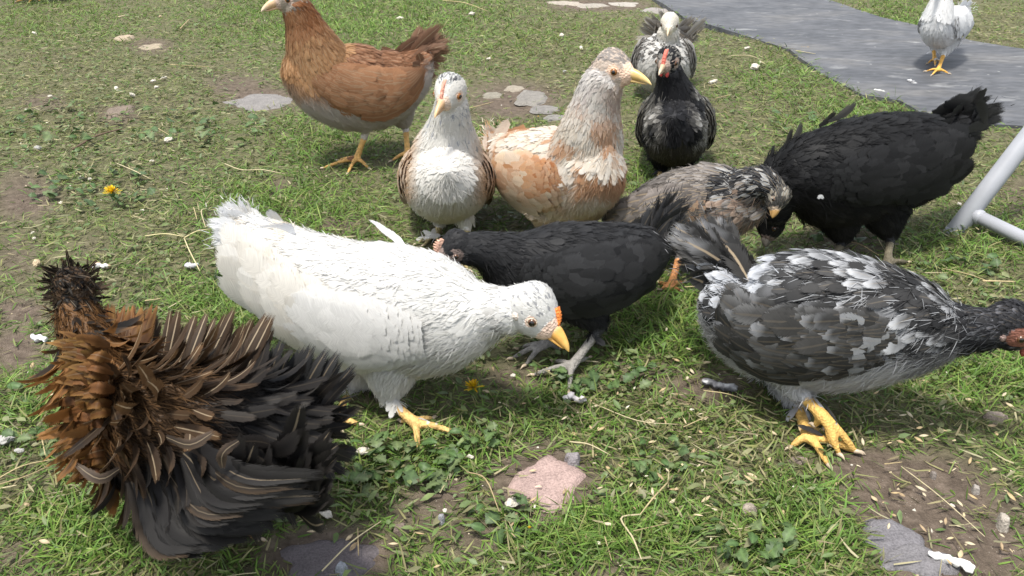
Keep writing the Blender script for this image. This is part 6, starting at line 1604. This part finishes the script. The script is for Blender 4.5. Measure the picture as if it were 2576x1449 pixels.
LM = [leaf_mesh(k) for k in range(4)]
def plant(cx, cy, rx, ry, n, lab, smin, smax, seed, group='broad-leaved weeds in the lawn'):
    r = random.Random(seed); c = np.array(gnd(cx, cy)); c[2] = gz(c[0], c[1])
    t = bpy.data.objects.new('weed_plant', None); COL.objects.link(t); t.location = c; t.empty_display_size = .03
    t['label'] = lab; t['category'] = 'plant'; t['group'] = group
    for i in range(n):
        a = r.uniform(0, 6.28); q = math.sqrt(r.random())
        g = np.array(gnd(cx + rx * q * math.cos(a), cy + ry * q * math.sin(a)))
        s = r.uniform(smin, smax) * .62
        o = bpy.data.objects.new('leaf', LM[r.randrange(4)]); COL.objects.link(o); o.parent = t
        o.location = (g[0] - c[0], g[1] - c[1], gz(g[0], g[1]) - c[2] + r.uniform(.002, .020)); o.scale = (s, s, s)
        o.rotation_euler = (r.uniform(-.8, .8), r.uniform(-.5, .25), a + r.uniform(-.8, .8) - 1.57 * 0)
plant(1000, 1190, 150, 75, 70, 'dark green broad-leaved weed under the foot of the white chicken', .016, .030, 1)
plant(1180, 1120, 90, 40, 22, 'small weed in front of the foreground dandelion', .014, .024, 2)
plant(1490, 960, 150, 45, 34, 'flattened weed around the grey foot of the charcoal chicken', .016, .028, 3)
plant(1260, 1320, 50, 60, 20, 'dull weed with dusty leaves under the largest crumb', .016, .028, 4)
plant(1890, 1400, 110, 60, 24, 'leafy weed in the grass left of the long blue-grey stone', .016, .030, 5)
plant(250, 480, 170, 70, 46, 'trampled weed around the dandelion on the left', .022, .040, 6)
plant(480, 330, 190, 60, 44, 'spread of trampled weed leaves in front of the flat grey stone', .022, .042, 7)
plant(150, 330, 150, 60, 34, 'limp weed by the bare patch at the left edge', .022, .042, 8)
plant(2130, 590, 90, 40, 26, 'weed under the belly of the big black chicken', .020, .034, 9)
plant(2400, 690, 120, 40, 26, 'low weed in front of the foot of the metal leg', .018, .032, 10)
plant(620, 705, 80, 40, 22, 'weed under the tail of the white chicken', .018, .030, 11)
plant(20, 1000, 30, 40, 5, 'bright round-leaved seedling at the left edge', .022, .034, 12)
plant(1650, 1180, 90, 60, 22, 'sparse weed right of the pink stone', .014, .026, 13)
plant(2010, 300, 90, 40, 18, 'low weed in the grass between the black chickens', .022, .036, 14)
plant(100, 1130, 60, 40, 16, 'small weed by the grey crumbs at the left edge', .014, .026, 15)

# ---- dandelion flowers
M_PETAL = attr_mat('petal', .5, .3, transl=.2)
def dandelion(px, py, w, lab, nz=3, seed=0, z=.012, closed=False):
    r = np.random.default_rng(seed); c = np.array(gnd(px, py)); c[2] = gz(c[0], c[1]) + z; R = .5 * w * mpp(c)
    t = bpy.data.objects.new('dandelion', None); COL.objects.link(t); t.location = c; t.empty_display_size = .01
    t['label'] = lab; t['category'] = 'flower'; t['group'] = 'dandelions in the lawn'
    V, Q, Cc = [], [], []; o = 0
    for k in range(70 if not closed else 26):
        a = r.uniform(0, 6.28); q = r.random(); el = (.15 + 1.1 * (1 - q)) if not closed else r.uniform(.9, 1.4)
        d = np.array([math.cos(a) * math.cos(el), math.sin(a) * math.cos(el), math.sin(el)]); s = np.array([-math.sin(a), math.cos(a), 0])
        l = R * r.uniform(.75, 1.15) * (1 - .35 * (1 - q)); b = c + d * R * .1
        e = b + d * l - np.array([0, 0, .15 * l * q])
        wd = R * .075
        V += [b - s * wd * .6, b + s * wd * .6, (b + e) / 2 - s * wd + d * 0, (b + e) / 2 + s * wd, e - s * wd * .7, e + s * wd * .7]
        Q += [[o, o + 1, o + 3, o + 2], [o + 2, o + 3, o + 5, o + 4]]; o += 6
        col = np.array([.72, .50, .012]) * r.uniform(.8, 1.12) if r.random() > .15 else np.array([.60, .32, .01])
        Cc += [col * .8] * 2 + [col] * 4
    link('petals', quick_mesh('petals', np.array(V), np.array(Q), np.concatenate([np.array(Cc), np.zeros((len(V), 1))], 1), None, M_PETAL), t, c)
    sg = ball(c + np.array([0, 0, -R * .15]), (R * .34, R * .34, R * .3), 10, 8)
    link('sepals', quick_mesh('sepals', sg[0], sg[1], np.tile((.08, .13, .04, 0), (len(sg[0]), 1)), None, M_LEAF, tris=sg[2]), t, c)
    tg_ = tube_geo([c + np.array([0, 0, -R * .3]), c + np.array([R * .5, R * .6, -z * .8])], [R * .09, R * .09], 8, 5)
    link('stem', quick_mesh('stem', tg_[0], tg_[1], np.tile((.12, .15, .05, 0), (len(tg_[0]), 1)), None, M_LEAF, tris=tg_[2]), t, c)
dandelion(290, 526, 46, 'yellow dandelion flower in the trampled grass on the left', seed=1, z=.027)
dandelion(1192, 1022, 50, 'yellow dandelion flower in front of the foot of the white chicken', seed=2, z=.027)
dandelion(1331, 1380, 18, 'half-closed dandelion bud near the bottom edge', seed=3, z=.024, closed=True)
dandelion(1354, 302, 9, 'tiny yellow flower behind the back of the buff chicken', seed=4, z=.014, closed=True)
